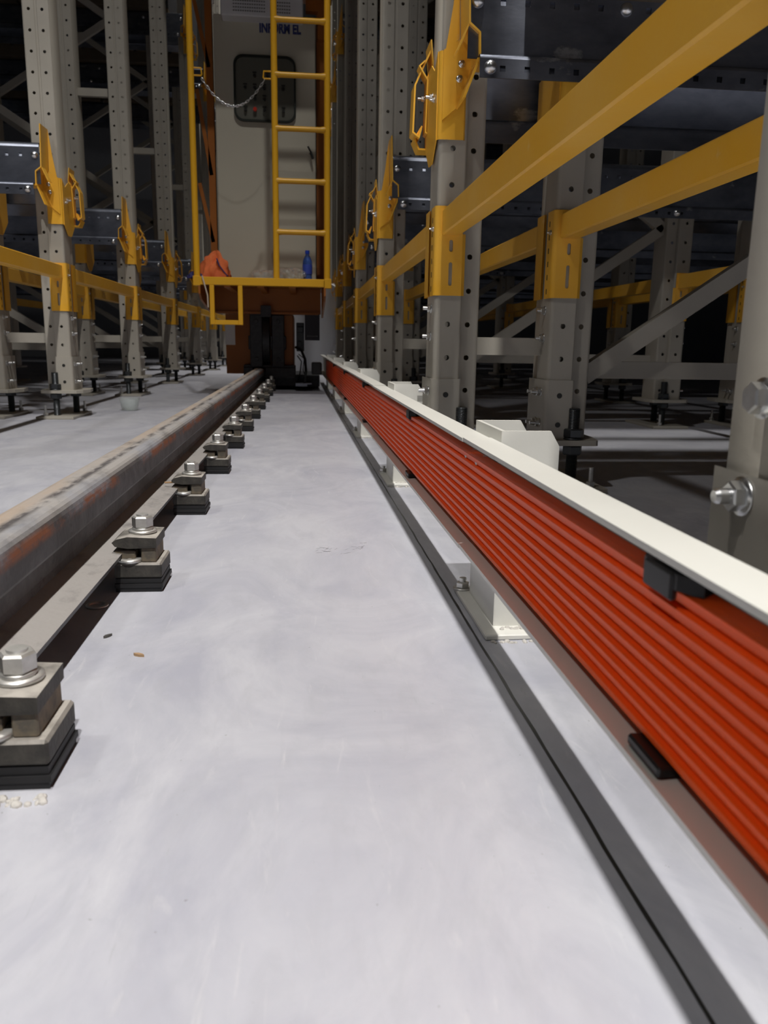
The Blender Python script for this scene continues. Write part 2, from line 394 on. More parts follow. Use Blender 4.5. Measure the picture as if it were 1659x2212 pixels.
def clip_thing():
    t = empty('rail_clip')
    # base stack (x to the right edge 0 .. rail side -.062), y 0 .. .075
    b = MB(); b.bbox((-.064, 0, .0195), (0, .075, .041), .0025); b.build('base_block', 'clip_steel', t)
    b = MB(); b.box((-.063, .001, 0), (-.001, .074, .006)); b.box((-.064, -.001, .0065), (.001, .075, .012)); b.box((-.063, .001, .0125), (-.001, .074, .019))
    b.build('shim_stack', 'rubber_black', t)
    b = MB(); b.bbox((-.028, .006, .041), (-.008, .068, .062), .0015); b.build('spacer_block', 'clip_block', t)
    b = MB(); b.bbox((-.064, .008, .044), (-.036, .05, .057), .0015); b.build('nose_block', 'clip_block', t)
    # clamp plate, nose tapering over the rail foot
    b = MB(); b.extr([(-.006, .0625), (-.006, .076), (-.045, .078), (-.060, .0745), (-.066, .070), (-.062, .0645), (-.045, .0615)][::-1], .002, .070, 'y')
    b.build('clamp_plate', 'clip_steel', t)
    b = MB(); b.lathe([(.0085, .0), (.0195, 0), (.0195, .003), (.0085, .003)], (-.030, .036, .078)); b.build('washer', 'dusty_zinc', t)
    b = MB(); b.lathe([(.0085, .0), (.0135, 0), (.0145, .0035), (.0085, .0035)], (-.030, .036, .081)); b.build('spring_washer', 'dusty_zinc', t)
    b = MB(); b.hexnut((-.030, .036, .0845), (0, 0, 1), .0145, .0165, .3); b.build('nut', 'dusty_zinc', t)
    b = MB(); b.cyl((-.030, .036, .044), (-.030, .036, .1035), .0082, 16); b.build('stud', 'dusty_zinc', t)
    b = MB(); b.lathe([(.005, .0), (.0165, .0), (.0170, .003), (.0140, .005), (.006, .0045), (.005, .001)], (-.044, .012, .0415)); b.build('foot_washer', 'dusty_zinc', t)
    b = MB(); b.dome((-.044, .012, .042), (0, 0, 1), .008, .005); b.build('screw_head', 'dusty_zinc', t)
    return t
c0 = None
for i in range(12):
    y = .585 + .503 * i
    if c0 is None: o = c0 = clip_thing(); o.location = (-.198, y, 0)
    else: o = dup(c0, (-.198, y, 0))
    nm = ORD[i]
    lab = ('rail clip nearest the camera, with big bright nut and dusty stacked plates' if i == 0 else
           f'{nm} rail clip from the camera along the right foot of the crane rail')
    tag(o, lab, 'rail clip', 'bolted clips holding the crane rail')

# mortar crumbs under first clip
mb = MB()
for k in range(60):
    x = -.198 - random.random() * .09; y = .575 - random.random() * .012; r = .001 + random.random() * .003
    mb.dome((x, y, 0), (0, 0, 1), r, r * .9, 6)
tag(mb.build('mortar_crumbs', 'mortar'), 'pale mortar crumbs on the floor before the nearest rail clip', 'rubble', kind='stuff')

# small litter
mb = MB(); mb.lathe([(.010, 0), (.0145, 0), (.0145, .0025), (.010, .0025), (.010, 0)], (-.272, 1.03, 0), n=28)
tag(mb.build('washer_ring', 'dusty_zinc'), 'loose thin ring lying in the dark gap under the rail foot', 'ring')
def chip(name, x, y, l, m, lab, rz):
    mb = MB(); 
    pts = [(-l, 0), (-l * .3, l * .35), (l * .5, l * .22), (l, -.1 * l), (l * .2, -l * .3), (-l * .6, -l * .25)]
    mb.extr(pts, 0, .003, 'z'); o = mb.build(name, m, loc=(x, y, .0)); o.rotation_euler = (.0, 0, rz)
    tag(o, lab, 'debris')
chip('dark_chip', -.232, .915, .006, 'dark_chip', 'tiny dark chip on the concrete right of the rail', .9)
chip('wood_splinter', -.184, .854, .007, 'wood_chip', 'tiny tan splinter on the concrete right of the dark chip', -.4)
mb = MB(); rnd = random.Random(4)
for k in range(34):
    x = .015 + rnd.random() * .085; y = 1.30 + rnd.gauss(0, .02); a = rnd.uniform(-.5, .5) + (1.2 if k % 3 else 0); l = .004 + rnd.random() * .010
    dx, dy = math.cos(a) * l, math.sin(a) * l * 1.6; wv = .0005
    mb.add([(x, y - wv, .0005), (x + dx, y + dy - wv, .0005), (x + dx, y + dy + wv, .0005), (x, y + wv, .0005)], [(0, 1, 2, 3)])
tag(mb.build('pencil_marks', 'pencil_grey'), 'faint grey scribbled marks on the concrete strip', 'mark', kind='stuff')
t = empty('matchstick', (-.255, 1.60, .0655))
mb = MB(); mb.cyl((-.022, -.006, .0), (.004, .0, .0), .0018, 8); mb.build('stick', 'wood_chip', t)
mb = MB(); mb.dome((.004, 0, -.001), (1, .2, 0), .0032, .006, 10); mb.build('tip', 'white_plastic', t)
tag(t, 'small brown stick with white tip lying on the rail foot', 'stick')

# ------------------------------------------------------------------ conductor line: channel, supports, orange strips, clamps
YAW = .0105
def on_line(mb, name, m, parent=None, label=None): return mb.build(name, m, parent, label=label)
CH0 = (.0, .0, .0)
XF, XW = .2025, .2375          # flange lip / web plane at y = 0 before yaw
ZT, ZB = .2325, .0935
def channel_poly(): 
    t_ = .0045
    return [(XF, ZT), (XF, ZT - t_), (XW - t_, ZT - t_ - .002), (XW - t_, ZB + t_ + .002), (XF, ZB + t_), (XF, ZB), (XW, ZB), (XW, ZT)]
joints = [-1.0, .958, 2.13, 3.33, 4.53, 5.73, 6.9]
for i in range(len(joints) - 1):
    mb = MB(); a, b = joints[i] + .002, joints[i + 1] - .002
    if i: a -= .001
    mb.extr(channel_poly(), a, b, 'y')
    o = mb.build('steel_channel', 'channel_cream'); o.rotation_euler = (0, 0, YAW); o.location = (0, 0, [.0, -.0012, .0004, -.001, .0006, -.0004][i])
    tag(o, ['cream steel channel section nearest the camera, backing the orange conductor strips', 'second cream channel section, starting at the bolted splice',
            'third cream channel section along the orange strips', 'fourth cream channel section along the orange strips',
            'fifth cream channel section, beside the crane platform', 'farthest cream channel section, in shadow behind the crane'][i], 'channel', 'cream channel sections of the conductor line')
# splice plates with bolts on the inner web
for i, yj in enumerate(joints[1:-1]):
    t = empty('splice_plate', (0, 0, 0), YAW)
    mb = MB(); mb.box((XW - .0085, yj - .055, .125), (XW - .0045, yj + .055, .219)); mb.build('plate', 'channel_cream', t)
    for dy in (-.03, .03):
        mb = MB(); mb.hexnut((XW - .0085, yj + dy, .205), (-1, 0, 0), .0095, .008); mb.cyl((XW - .016, yj + dy, .205), (XW - .024, yj + dy, .205), .005); mb.build('bolt', 'zinc', t)
    tag(t, ['bolted splice plate inside the channel at its first joint', 'bolted splice plate inside the channel at its second joint',
            'bolted splice plate inside the channel at its third joint', 'bolted splice plate inside the channel at its fourth joint', 'bolted splice plate inside the channel at its farthest joint'][i], 'splice plate', 'splice plates of the cream channel')

# orange conductor block: ten ribs stacked over z .106-.213
t = empty('conductor_rail', (0, 0, 0), YAW)
NB = 10; z0, z1 = .1075, .2135; p = (z1 - z0) / NB
for k in range(NB):
    zb = z0 + k * p; xf = .2105; xb = .226
    # each strip: rounded nose on its lower third, slanting back to a groove on top
    hz = zb + p
    prof = [(xb, zb), (xf + .0046, zb), (xf + .0040, zb + .0005), (xf + .0032, zb + .0015), (xf + .0024, hz - .0034), (xf + .0012, hz - .0029), (xf + .0002, hz - .0024),
            (xf, hz - .0019), (xf + .0003, hz - .0014), (xf + .0012, hz - .0009), (xf + .0028, hz - .0004), (xf + .0046, hz - .0001), (xb, hz - .0001)][::-1]
    mb = MB(); mb.extr(prof, -.9, 5.75, 'y', smooth=False); mb.build('conductor_strip', 'busbar_orange', t)
tag(t, 'bright orange ribbed conductor rail running beside the aisle floor', 'conductor rail')

def clamp_thing():
    t = empty('strip_clamp', (0, 0, 0), YAW)
    mb = MB()
    mb.extr([(.207, -.030), (.2155, -.045), (.232, -.030), (.232, .030), (.2135, .022), (.207, .012)], .2135, .2225, 'z')
    mb.bbox((.2055, -.026, .206), (.2105, .010, .2225), .0015); mb.build('top_jaw', 'black_plastic', t)
    mb = MB(); mb.bbox((.222, -.012, .1), (.2335, .030, .2225), .003); mb.build('clamp_body', 'black_plastic', t)
    mb = MB(); mb.bbox((.2065, -.030, .099), (.232, .014, .1065), .0015); mb.build('bottom_jaw', 'black_plastic', t)
    return t
k0 = None
for i, y in enumerate([.43, 1.48, 2.5, 3.5, 4.5]):
    if k0 is None: k0 = o = clamp_thing()
    else: o = dup(k0)
    o.location = (-y * math.sin(YAW), y * math.cos(YAW), 0)
    tag(o, ['big black plastic clamp gripping the orange strips, nearest the camera', 'second black clamp on the orange strips', 'third black clamp on the orange strips',
            'fourth black clamp on the orange strips', 'farthest black clamp on the orange strips by the crane'][i], 'clamp', 'black clamps on the conductor strips')

def support_thing():
    t = empty('channel_support', (0, 0, 0), YAW)
    # bent plate post: web along the channel, two legs away from the aisle, chamfered corners at the top
    mb = MB(); T = .005; X0 = .2395; Ya, Yb = 0., .135; H = .246; D = .070; c = .018
    mb.box((X0, Ya, .006), (X0 + T, Yb, H))
    for ya in (Ya, Yb - T):
        mb.extr([(X0 + T, .006), (X0 + D, .006), (X0 + D, H - c), (X0 + D - c * .6, H), (X0 + T, H)][::-1], ya, ya + T, 'y')
    mb.build('post', 'channel_cream', t)
    mb = MB(); mb.bbox((X0 - .016, Ya - .03, .0), (X0 + D + .02, Yb + .035, .007), .0015); mb.build('base_plate', 'channel_cream', t)
    for (x, y) in ((X0 - .006, Yb + .018), (X0 + .055, Ya - .016)):
        mb = MB(); mb.lathe([(.004, 0), (.0135, 0), (.0135, .002), (.004, .002)], (x, y, .007)); mb.hexnut((x, y, .009), (0, 0, 1), .0095, .008, .5); mb.cyl((x, y, .009), (x, y, .023), .005, 10)
        mb.build('anchor_bolt', 'dusty_zinc', t)
    # crumbly grout line round the plate
    mb = MB()
    for k in range(70):
        u = random.random(); r = .0012 + random.random() * .0025
        if k < 35: mb.dome((X0 - .012 + u * .10, Ya - .033 - random.random() * .006, 0), (0, 0, 1), r, r * .8, 6)
        else: mb.dome((X0 + .008 + u * .07, Ya - .004 - random.random() * .008, .006), (0, 0, 1), r, r, 6)
    g = mb.build('grout', 'mortar', t); g['kind'] = 'stuff'
    return t
s0 = None
for i, y in enumerate([-.12, .905, 1.93, 2.93, 3.93, 4.93, 5.93]):
    if i == 0: continue
    if s0 is None: s0 = o = support_thing()
    else: o = dup(s0)
    o.location = (-y * math.sin(YAW) - .002 * i, y * math.cos(YAW), 0)
    tag(o, f'{ORD[i - 1]} cream bent-plate post from the camera holding the channel', 'post', 'cream posts under the conductor channel')

# ------------------------------------------------------------------ pallet rack parts (origin: aisle-side front corner of the upright, x away from the aisle)
W_, D_ = .105, .115
HP = .0765
def upright_mesh(height, hole_top):
    mb = MB(); r = .007
    def face(xa, xb, y=0.):
        n = int(hole_top / HP); zz = .12
        F = lambda u, v: (u, y, v)
        z = zz
        while z + HP < hole_top:
            mb.cell(F, xa, xb, z, z + HP, (xa + xb) / 2, z + HP / 2, .0062, .0062, 'round', (0, .002, 0)); z += HP
        mb.add([(xa, y, z), (xb, y, z), (xb, y, height), (xa, y, height)], [(0, 1, 2, 3)])
    gx = W_ / 2
    face(r, gx - .006); face(gx + .006, W_ - r)
    # groove and rounded corners, sides with lips (open polyline, extruded)
    def ex(pts, smooth=True):
        vs = [(x, y, .12) for x, y in pts] + [(x, y, height) for x, y in pts]; n = len(pts)
        mb.add(vs, [(i, i + 1, n + i + 1, n + i) for i in range(n - 1)], smooth)
    ex([(gx - .006, 0), (gx - .003, .004), (gx + .003, .004), (gx + .006, 0)], False)
    arc = [(r - r * math.cos(a), r - r * math.sin(a)) for a in [PI / 2 * k / 4 for k in range(5)]]
    ex([(.0, D_), (0, r)][0:2] + arc, True)
    ex([(W_ - x, y) for x, y in arc][::-1] + [(W_, D_)], True)
    ex([(.018, D_ - .0), (.018, D_ + .003), (0, D_ + .003), (0, D_)], False)
    ex([(W_, D_), (W_, D_ + .003), (W_ - .018, D_ + .003), (W_ - .018, D_)], False)
    return mb
def stiffener_mesh(z0, z1, x0=-.004, x1=.060, y0=-.017, y1=.07, r=.009, holes=True):
    mb = MB(); F = lambda u, v: (u, y0, v); z = z0
    if holes:
        while z + HP < z1:
            mb.cell(F, x0 + r, x1 - r * .5, z, z + HP, (x0 + x1) / 2, z + HP / 2 + .0, .0062, .0062, 'round', (0, .002, 0)); z += HP
    mb.add([(x0 + r, y0, z), (x1 - r * .5, y0, z), (x1 - r * .5, y0, z1), (x0 + r, y0, z1)], [(0, 1, 2, 3)])
    def ex(pts, smooth=True):
        vs = [(x, y, z0) for x, y in pts] + [(x, y, z1) for x, y in pts]; n = len(pts)
        mb.add(vs, [(i, i + 1, n + i + 1, n + i) for i in range(n - 1)], smooth)
    ex([(x0, y1), (x0, y0 + r)] + [(x0 + r - r * math.cos(a), y0 + r - r * math.sin(a)) for a in [PI / 2 * k / 5 for k in range(1, 6)]])
    q = r * .5
    ex([(x1 - q + q * math.sin(a), y0 + q - q * math.cos(a)) for a in [PI / 2 * k / 3 for k in range(4)]] + [(x1, -.0005)])
    mb.add([(x0, y0 + r, z1), (x0 + r, y0, z1), (x1 - q, y0, z1), (x1, y0 + q, z1), (x1, .0, z1), (x0, .0, z1)], [(0, 1, 2, 3, 4, 5)])
    return mb
MESH = {}
def both(key, mb, m):
    import copy
    b = MB(); b.v = list(mb.v); b.f = list(mb.f); b.sm = list(mb.sm)
    MESH[key, 'R'] = mb.mesh(key, m)
    MESH[key, 'L'] = b.mirror().mesh(key, m)
def bolt_stub(p, ax, r=.0095, h=.008, ext=.012):
    mb = MB(); ax = Vector(ax); p = Vector(p)
    mb.lathe([(r * .5, 0), (r * 1.25, 0), (r * 1.25, .0018), (r * .5, .0018)], p, ax, 16)
    mb.hexnut(p + ax * .0018, ax, r, h, .4); mb.cyl(p + ax * (h + .0018), p + ax * (h + ext), r * .52, 10); return mb
both('upright_profile', upright_mesh(7.6, 5.2), 'rack_beige')
both('stiffener', stiffener_mesh(.12, .93), 'rack_beige')
fs = stiffener_mesh(.12, .262, -.0085, .064, -.0215, .119, .010, False)
both('foot_sleeve', fs, 'rack_beige')
for q, z in enumerate((.155, .225)):
    mb = MB(); mb.cyl((.028, -.0217, z), (.028, -.0223, z), .0065, 14); both(f'sleeve_hole{q}', mb, 'button_black')
mb = MB(); mb.extr([(-.025, -.048), (.118, -.048), (.124, -.042), (.135, .02), (.135, .15), (.12, .165), (-.03, .165), (-.045, .15), (-.06, .05), (-.045, -.02)], .107, .120, 'z')
both('base_plate', mb, 'rack_beige')
def screw_mb(x, y):
    mb = MB(); prof = []
    z = .012
    while z < .192: prof += [(.0128, z), (.0142, z + .0018)]; z += .0036
    mb.lathe(prof + [(.012, z), (.0001, z)], (x, y, 0), n=18, smooth=False); return mb
SCR = [(.068, -.022), (.03, .142)]
for i, (x, y) in enumerate(SCR):
    both(f'levelling_screw{i}', screw_mb(x, y), 'screw_steel')
    mb = MB(); mb.lathe([(.014, .120), (.024, .120), (.024, .1245), (.014, .1245)], (x, y, 0)); mb.hexnut((x, y, .1245), (0, 0, 1), .0245, .022, .2); both(f'top_nut{i}', mb, 'screw_steel')
    mb = MB(); mb.hexnut((x, y, .083), (0, 0, 1), .0245, .023, .35); both(f'lower_nut{i}', mb, 'screw_steel')
mb = MB(); mb.bbox((-.02, -.10, 0), (.135, .21, .012), .0015); both('floor_plate', mb, 'rack_beige')
both('anchor0', bolt_stub((.10, -.075, .012), (0, 0, 1), .011, .012, .035), 'dusty_zinc')
both('anchor1', bolt_stub((.005, .185, .012), (0, 0, 1), .011, .012, .035), 'dusty_zinc')
for i, (y, z) in enumerate(((.012, .157), (.045, .157), (.012, .232), (.045, .232))): both(f'sleeve_bolt{i}', bolt_stub((-.0085, y, z), (-1, 0, 0), .0088, .008, .016), 'zinc')
for i, z in enumerate((.36, .425)): both(f'side_bolt{i}', bolt_stub((-.004, .03, z), (-1, 0, 0), .0088, .008, .012), 'zinc')

def part(key, side, parent, name=None, label=None):
    o = bpy.data.objects.new(name or key, MESH[key, side]); o.parent = parent; COL.objects.link(o)
    if label: o['label'] = label
    return o
def make_upright(side, detail=2):
    t = empty('rack_upright')
    part('upright_profile', side, t, 'column'); part('stiffener', side, t)
    sl = part('foot_sleeve', side, t); bp = part('base_plate', side, t)
    for i in range(2):
        s_ = part(f'levelling_screw{i}', side, t, 'levelling_screw')
        part(f'top_nut{i}', side, s_, 'nut'); part(f'lower_nut{i}', side, s_, 'nut')
    part('floor_plate', side, t)
    if detail > 0:
        for i in range(2): part(f'sleeve_hole{i}', side, sl, 'bolt_hole')
        for i in range(4): part(f'sleeve_bolt{i}', side, sl, 'bolt')
        for i in range(2): part(f'side_bolt{i}', side, t, 'bolt')
    if detail > 1:
        for i in range(2): part(f'anchor{i}', side, t, 'anchor_bolt')
    return t
UP = {}
def place_upright(side, x, y, label, group, detail):
    k = (side, detail)
    if k not in UP: UP[k] = o = make_upright(side, detail); o.location = (x, y, 0)
    else: o = dup(UP[k], (x, y, 0))
    return tag(o, label, 'rack upright', group)

RY = [.425, 1.905, 3.37, 4.82, 6.27, 7.72, 9.17, 10.62, 12.07]
LY = [2.17, 3.62, 5.07, 6.52, 7.97, 9.42, 10.87]
RC = [('B', .305, 'R', 'right aisle row'), ('C', .582, 'R', 'second right row'),
      ('D', 1.615, 'L', 'third right row'), ('E', 1.88, 'R', 'fourth right row')]
LC = [('A', -1.0, 'L', 'left aisle row'), ('G', -1.283, 'L', 'second left row'),
      ('H', -2.32, 'R', 'third left row')]
for n, x, sd, txt in RC:
    for i, y in enumerate(RY):
        if n != 'B' and i == 0: continue
        if n in 'DE' and (i < 2 or i > 6): continue
        if n == 'C' and i > 7: continue
        lab = (f'beige bolted upright foot cut off by the right picture edge, with two big zinc bolts' if i == 0 else
               f'beige perforated upright, {ORD[i - (1 if n in "BC" else 2)]} from the camera in the {txt}')
        if n == 'B' and i == 0:
            # near upright: its own bigger sleeve with two big bolts facing the camera
            o = place_upright(sd, x - .002, y, lab, None, 0)
            sl = [c for c in o.children if c.name.startswith('foot_sleeve')][0]
            for c in list(o.children):
                if c.name.split('.')[0] in ('base_plate', 'floor_plate'): bpy.data.objects.remove(c)
            q = MB(); q.bbox((-.012, -.02, .107), (.12, .14, .12), .001); q.build('base_plate', 'rack_beige', o)
            q = MB(); q.bbox((.0, -.04, 0), (.12, .18, .012), .001); q.build('floor_plate', 'rack_beige', o)
            for (lx, ly, z, ext) in ((-.004, .073, .313, .011), (-.0085, .078, .247, .021)):
                q = MB(); q.lathe([(.005, 0), (.0135, 0), (.0135, .002), (.005, .002)], (lx, ly, z), (-1, 0, 0), 24); q.hexnut((lx - .002, ly, z), (-1, 0, 0), .0105, .009, .35)
                if ext > .02: q.cyl((lx - .011, ly, z), (lx - ext + .003, ly, z), .0055, 14); q.cyl((lx - ext + .003, ly, z), (lx - ext, ly, z), .0055, 14, r2=.004)
                q.build('big_bolt', 'zinc', o)
            continue
        place_upright(sd, x, y, lab, 'uprights of the right pallet rack', 2 if i < 3 else (1 if i < 5 else 0))
for n, x, sd, txt in LC:
    for i, y in enumerate(LY):
        if i == 0 and n != 'A': continue
        if n == 'H' and i > 4: continue
        lab = f'beige perforated upright, {ORD[i]} from the camera in the {txt}' if i else 'beige upright left of the picture carrying the near end of the left yellow beam'
        if n != 'A': lab = f'beige perforated upright, {ORD[i - 1]} from the camera in the {txt}'
        elif i: lab = f'beige perforated upright, {ORD[i - 1]} in view in the {txt}'
        place_upright(sd, x, y, lab, 'uprights of the left pallet rack', 2 if i < 3 else (1 if i < 5 else 0))
# ------------------------------------------------------------------ yellow beams with end connectors
ZBm = (.585, .640)
def conn_mesh(front=True):
    # L-shaped connector: front plate with slots facing -y, rounded bend, side plate on the aisle side with teeth slots
    mb = MB(); y0 = -.0215; x0, x1 = -.0085, .056; r = .010; za, zb = .452, .648
    F = lambda u, v: (u, y0, v)
    xc = .030
    if front:
        zs = [(.452, .530, .476 + .012, .025), (.530, .572, .562, None)]
        mb.cell(F, x0 + r, x1, .452, .545, xc, .500, .0042, .026, 'slot', (0, .003, 0))
        mb.cell(F, x0 + r, x1, .545, .600, xc, .562, .0042, .013, 'slot', (0, .003, 0))
        mb.add([F(x0 + r, .600), F(x1, .600), F(x1, zb), F(x0 + r, zb)], [(0, 1, 2, 3)])
        pts = [(x0, .03), (x0, y0 + r)] + [(x0 + r - r * math.cos(a), y0 + r - r * math.sin(a)) for a in [PI / 2 * k / 5 for k in range(1, 6)]]
    else:
        pts = [(x0 - .001, .055), (x0 - .001, .112), (x0 + .002, .125), (x0 + .012, .13), (.05, .13)]
    vs = [(x, y, za) for x, y in pts] + [(x, y, zb) for x, y in pts]; n = len(pts)
    mb.add(vs, [(i, i + 1, n + i + 1, n + i) for i in range(n - 1)], True)
    if front:
        mb.add([(x1, y0, za), (x1 + .008, y0 + .006, za), (x1 + .008, y0 + .006, zb - .06), (x1, y0, zb - .06)], [(0, 1, 2, 3)])
    # back skin so the sheet has thickness
    vs = [(x + .003, y + (.003 if front else -.003), za) for x, y in pts] + [(x + .003, y + (.003 if front else -.003), zb) for x, y in pts]
    mb.add(vs, [(i + 1, i, n + i, n + i + 1) for i in range(n - 1)], True)
    return mb
both('connector_front', conn_mesh(True), 'rack_yellow'); both('connector_back', conn_mesh(False), 'rack_yellow')
def slots_mesh(y, zs):
    mb = MB()
    for z in zs:
        for dy in (0,): mb.box((-.0093, y - .002, z - .006), (-.0080, y + .002, z + .006))
    return mb
both('connector_slots', slots_mesh(.012, [.468, .50, .53, .56, .59, .62]), 'button_black')
both('connector_pin', bolt_stub((-.0085, .0, .600), (-1, 0, 0), .0045, .004, .006), 'zinc')
def beam_mesh(L):
    # box with a shallow step, y 0..L, x .008..(.046)
    mb = MB(); x0, x1 = .008, .047; za, zb = ZBm; r = .003
    mb.extr([(x0 + r, za), (x1, za), (x1, zb), (x0 + r, zb), (x0, zb - r), (x0, za + r)], 0, L, 'y'); return mb
BM = {}
def place_beam(side, x, ya, yb, label, group, back=True):
    L = round((yb - .0215) - (ya + .13), 4); k = (side, L)
    t = empty('rack_beam', (x, yb, 0))
    if k not in BM:
        mb = beam_mesh(L); mb.v = [(a, b - .0215 - L, c) for a, b, c in mb.v]
        if side == 'L': mb.mirror()
        BM[k] = mb.mesh('beam', 'rack_yellow')
    o = bpy.data.objects.new('beam', BM[k]); o.parent = t; COL.objects.link(o)
    c = part('connector_front', side, t, 'end_connector'); part('connector_slots', side, c, 'slot_row'); part('connector_pin', side, c, 'pin')
    if back:
        c = part('connector_back', side, t, 'end_connector'); c.location = (0, ya - yb, 0)
    return tag(t, label, 'rack beam', group)
for n, x, sd, txt in RC:
    for i in range(1, len(RY)):
        if n == 'C' and i == 1: ya = .54
        if n in 'DE' and (i < 2 or i > 6): continue
        if n == 'C' and i > 7: continue
        lab = f'yellow-orange box beam ending at the {ORD[i - 1]} upright of the {txt}'
        if n in 'DE': lab = f'yellow-orange box beam ending at the {ORD[i - 2]} upright of the {txt}'
        if n == 'B' and i == 1: lab = 'large yellow-orange box beam crossing the upper right corner of the picture'
        place_beam(sd, x, RY[i - 1], RY[i], lab, 'yellow beams of the right rack', not (n == 'B' and i == 1))
for n, x, sd, txt in LC:
    for i in range(1, len(LY)):
        if n == 'H' and (i > 4): continue
        lab = f'yellow-orange box beam ending at the {ORD[i - 1]} upright of the {txt}'
        if n == 'A' and i == 1: lab = 'yellow-orange box beam running in from the left picture edge to the nearest left upright'
        place_beam(sd, x, LY[i - 1], LY[i], lab, 'yellow beams of the left rack')

# ------------------------------------------------------------------ galvanised shuttle rails (run away from the aisle)
def shuttle_mesh(L, back=False):
    # local: x 0..L, web at y=0, facing -y ; z absolute
    mb = MB(); s = 1
    F = lambda y: (lambda u, v: (u, y, v))
    nh = 22; pit = .052
    # web with square holes row at z .996
    for k in range(nh): mb.cell(F(0.), .03 + k * pit, .03 + (k + 1) * pit, .965, 1.03, .03 + (k + .8) * pit, 1.0, .0058, .0062, 'square', (0, .003, 0))
    xe = .03 + nh * pit
    mb.add([(0, 0, .965), (.03, 0, .965), (.03, 0, 1.03), (0, 0, 1.03)], [(0, 1, 2, 3)])
    mb.add([(xe, 0, .965), (L, 0, .965), (L, 0, 1.03), (xe, 0, 1.03)], [(0, 1, 2, 3)])
    mb.add([(0, 0, .892), (L, 0, .892), (L, 0, .965), (0, 0, .965)], [(0, 1, 2, 3)])
    # band in front
    yb = -.035; BX = .020
    for k in range(nh): mb.cell(F(yb), BX + .006 + k * pit, BX + .006 + (k + 1) * pit, .846, .883, BX + .006 + (k + .8) * pit, .864, .0058, .0058, 'square', (0, .003, 0))
    mb.add([(BX, yb, .846), (BX + .006, yb, .846), (BX + .006, yb, .883), (BX, yb, .883)], [(0, 1, 2, 3)])
    xe = BX + .006 + nh * pit
    mb.add([(xe, yb, .846), (L, yb, .846), (L, yb, .883), (xe, yb, .883)], [(0, 1, 2, 3)])
    # rounded ledge and top flange
    def ex(pts, xs=0):
        n = len(pts); mb.add([(xs, y, z) for y, z in pts] + [(L, y, z) for y, z in pts], [(i, i + 1, n + i + 1, n + i) for i in range(n - 1)], True)
    ex([(yb, .883), (yb + .0015, .8885), (yb + .005, .8915), (yb + .012, .892), (0, .892)], BX)
    ex([(0, 1.03), (.003, 1.040), (.009, 1.047), (.018, 1.050), (.075, 1.050)])
    ex([(.075, 1.050), (.075, 1.047), (.02, 1.047), (.003, 1.03), (.003, .892)])
    ex([(.003, .895), (yb + .004, .889), (yb + .003, .846), (yb, .846)], BX)
    return mb
def domes(pts):
    mb = MB()
    for x, y, z in pts: mb.dome((x, y, z), (0, -1, 0), .0135, .0105)
    return mb
both('shuttle_profile', shuttle_mesh(3.6), 'galvanised')
bk = shuttle_mesh(3.6); bk.v = [(x, -y, z) for x, y, z in bk.v]; bk.f = [tuple(reversed(f)) for f in bk.f]
both('shuttle_profile_back', bk, 'galvanised')
BOLTS = [(.018, 0, 1.0), (.042, -.035, .866), (.335, 0, 1.0), (1.14, -.035, .866), (1.06, 0, 1.0)]
for i, pnt in enumerate(BOLTS): both(f'shuttle_bolt{i}', domes([pnt]), 'zinc')
def place_shuttle(side, x, y, dz, back, label, group, nb=5):
    t = empty('shuttle_rail', (x, y, dz))
    part('shuttle_profile_back' if back else 'shuttle_profile', side, t, 'rail_profile')
    if not back:
        for i in range(nb): part(f'shuttle_bolt{i}', side, t, 'bolt')
    return tag(t, label, 'shuttle rail', group)
YN, YB = -.105, .215
LV = [0, 2.06, 4.12]
for i, y in enumerate(RY):
    for lv, dz in enumerate(LV):
        if i == 0 and (lv or 1): 
            if lv == 0: place_shuttle('R', .342, y + YB, 0, True, 'galvanised shuttle rail beside the nearest right upright, above the picture', None)
            continue
        if lv == 2 and i < 6: continue
        ls = ['', 'upper level ', 'top level '][lv]
        e = .0
        place_shuttle('R', .342, y + YN, dz + (.035 if (i == 1 and lv == 0) else .0), False, f'{ls}galvanised shuttle rail on the camera side of the {ORD[i - 1]} right rack frame', f'{ls}galvanised rails of the right rack')
        place_shuttle('R', .342, y + YB, dz, True, f'{ls}galvanised shuttle rail on the far side of the {ORD[i - 1]} right rack frame', f'{ls}galvanised rails of the right rack')
for i, y in enumerate(LY):
    for lv, dz in enumerate(LV):
        if i == 0: continue
        if lv == 2 and i < 5: continue
        ls = ['', 'upper level ', 'top level '][lv]
        place_shuttle('L', -1.045, y + YN, dz + (.05 if (i == 1 and lv == 0) else .02), False, f'{ls}galvanised shuttle rail on the camera side of the {ORD[i - 1]} left rack frame', f'{ls}galvanised rails of the left rack')
        place_shuttle('L', -1.045, y + YB, dz + .02, True, f'{ls}galvanised shuttle rail on the far side of the {ORD[i - 1]} left rack frame', f'{ls}galvanised rails of the left rack')

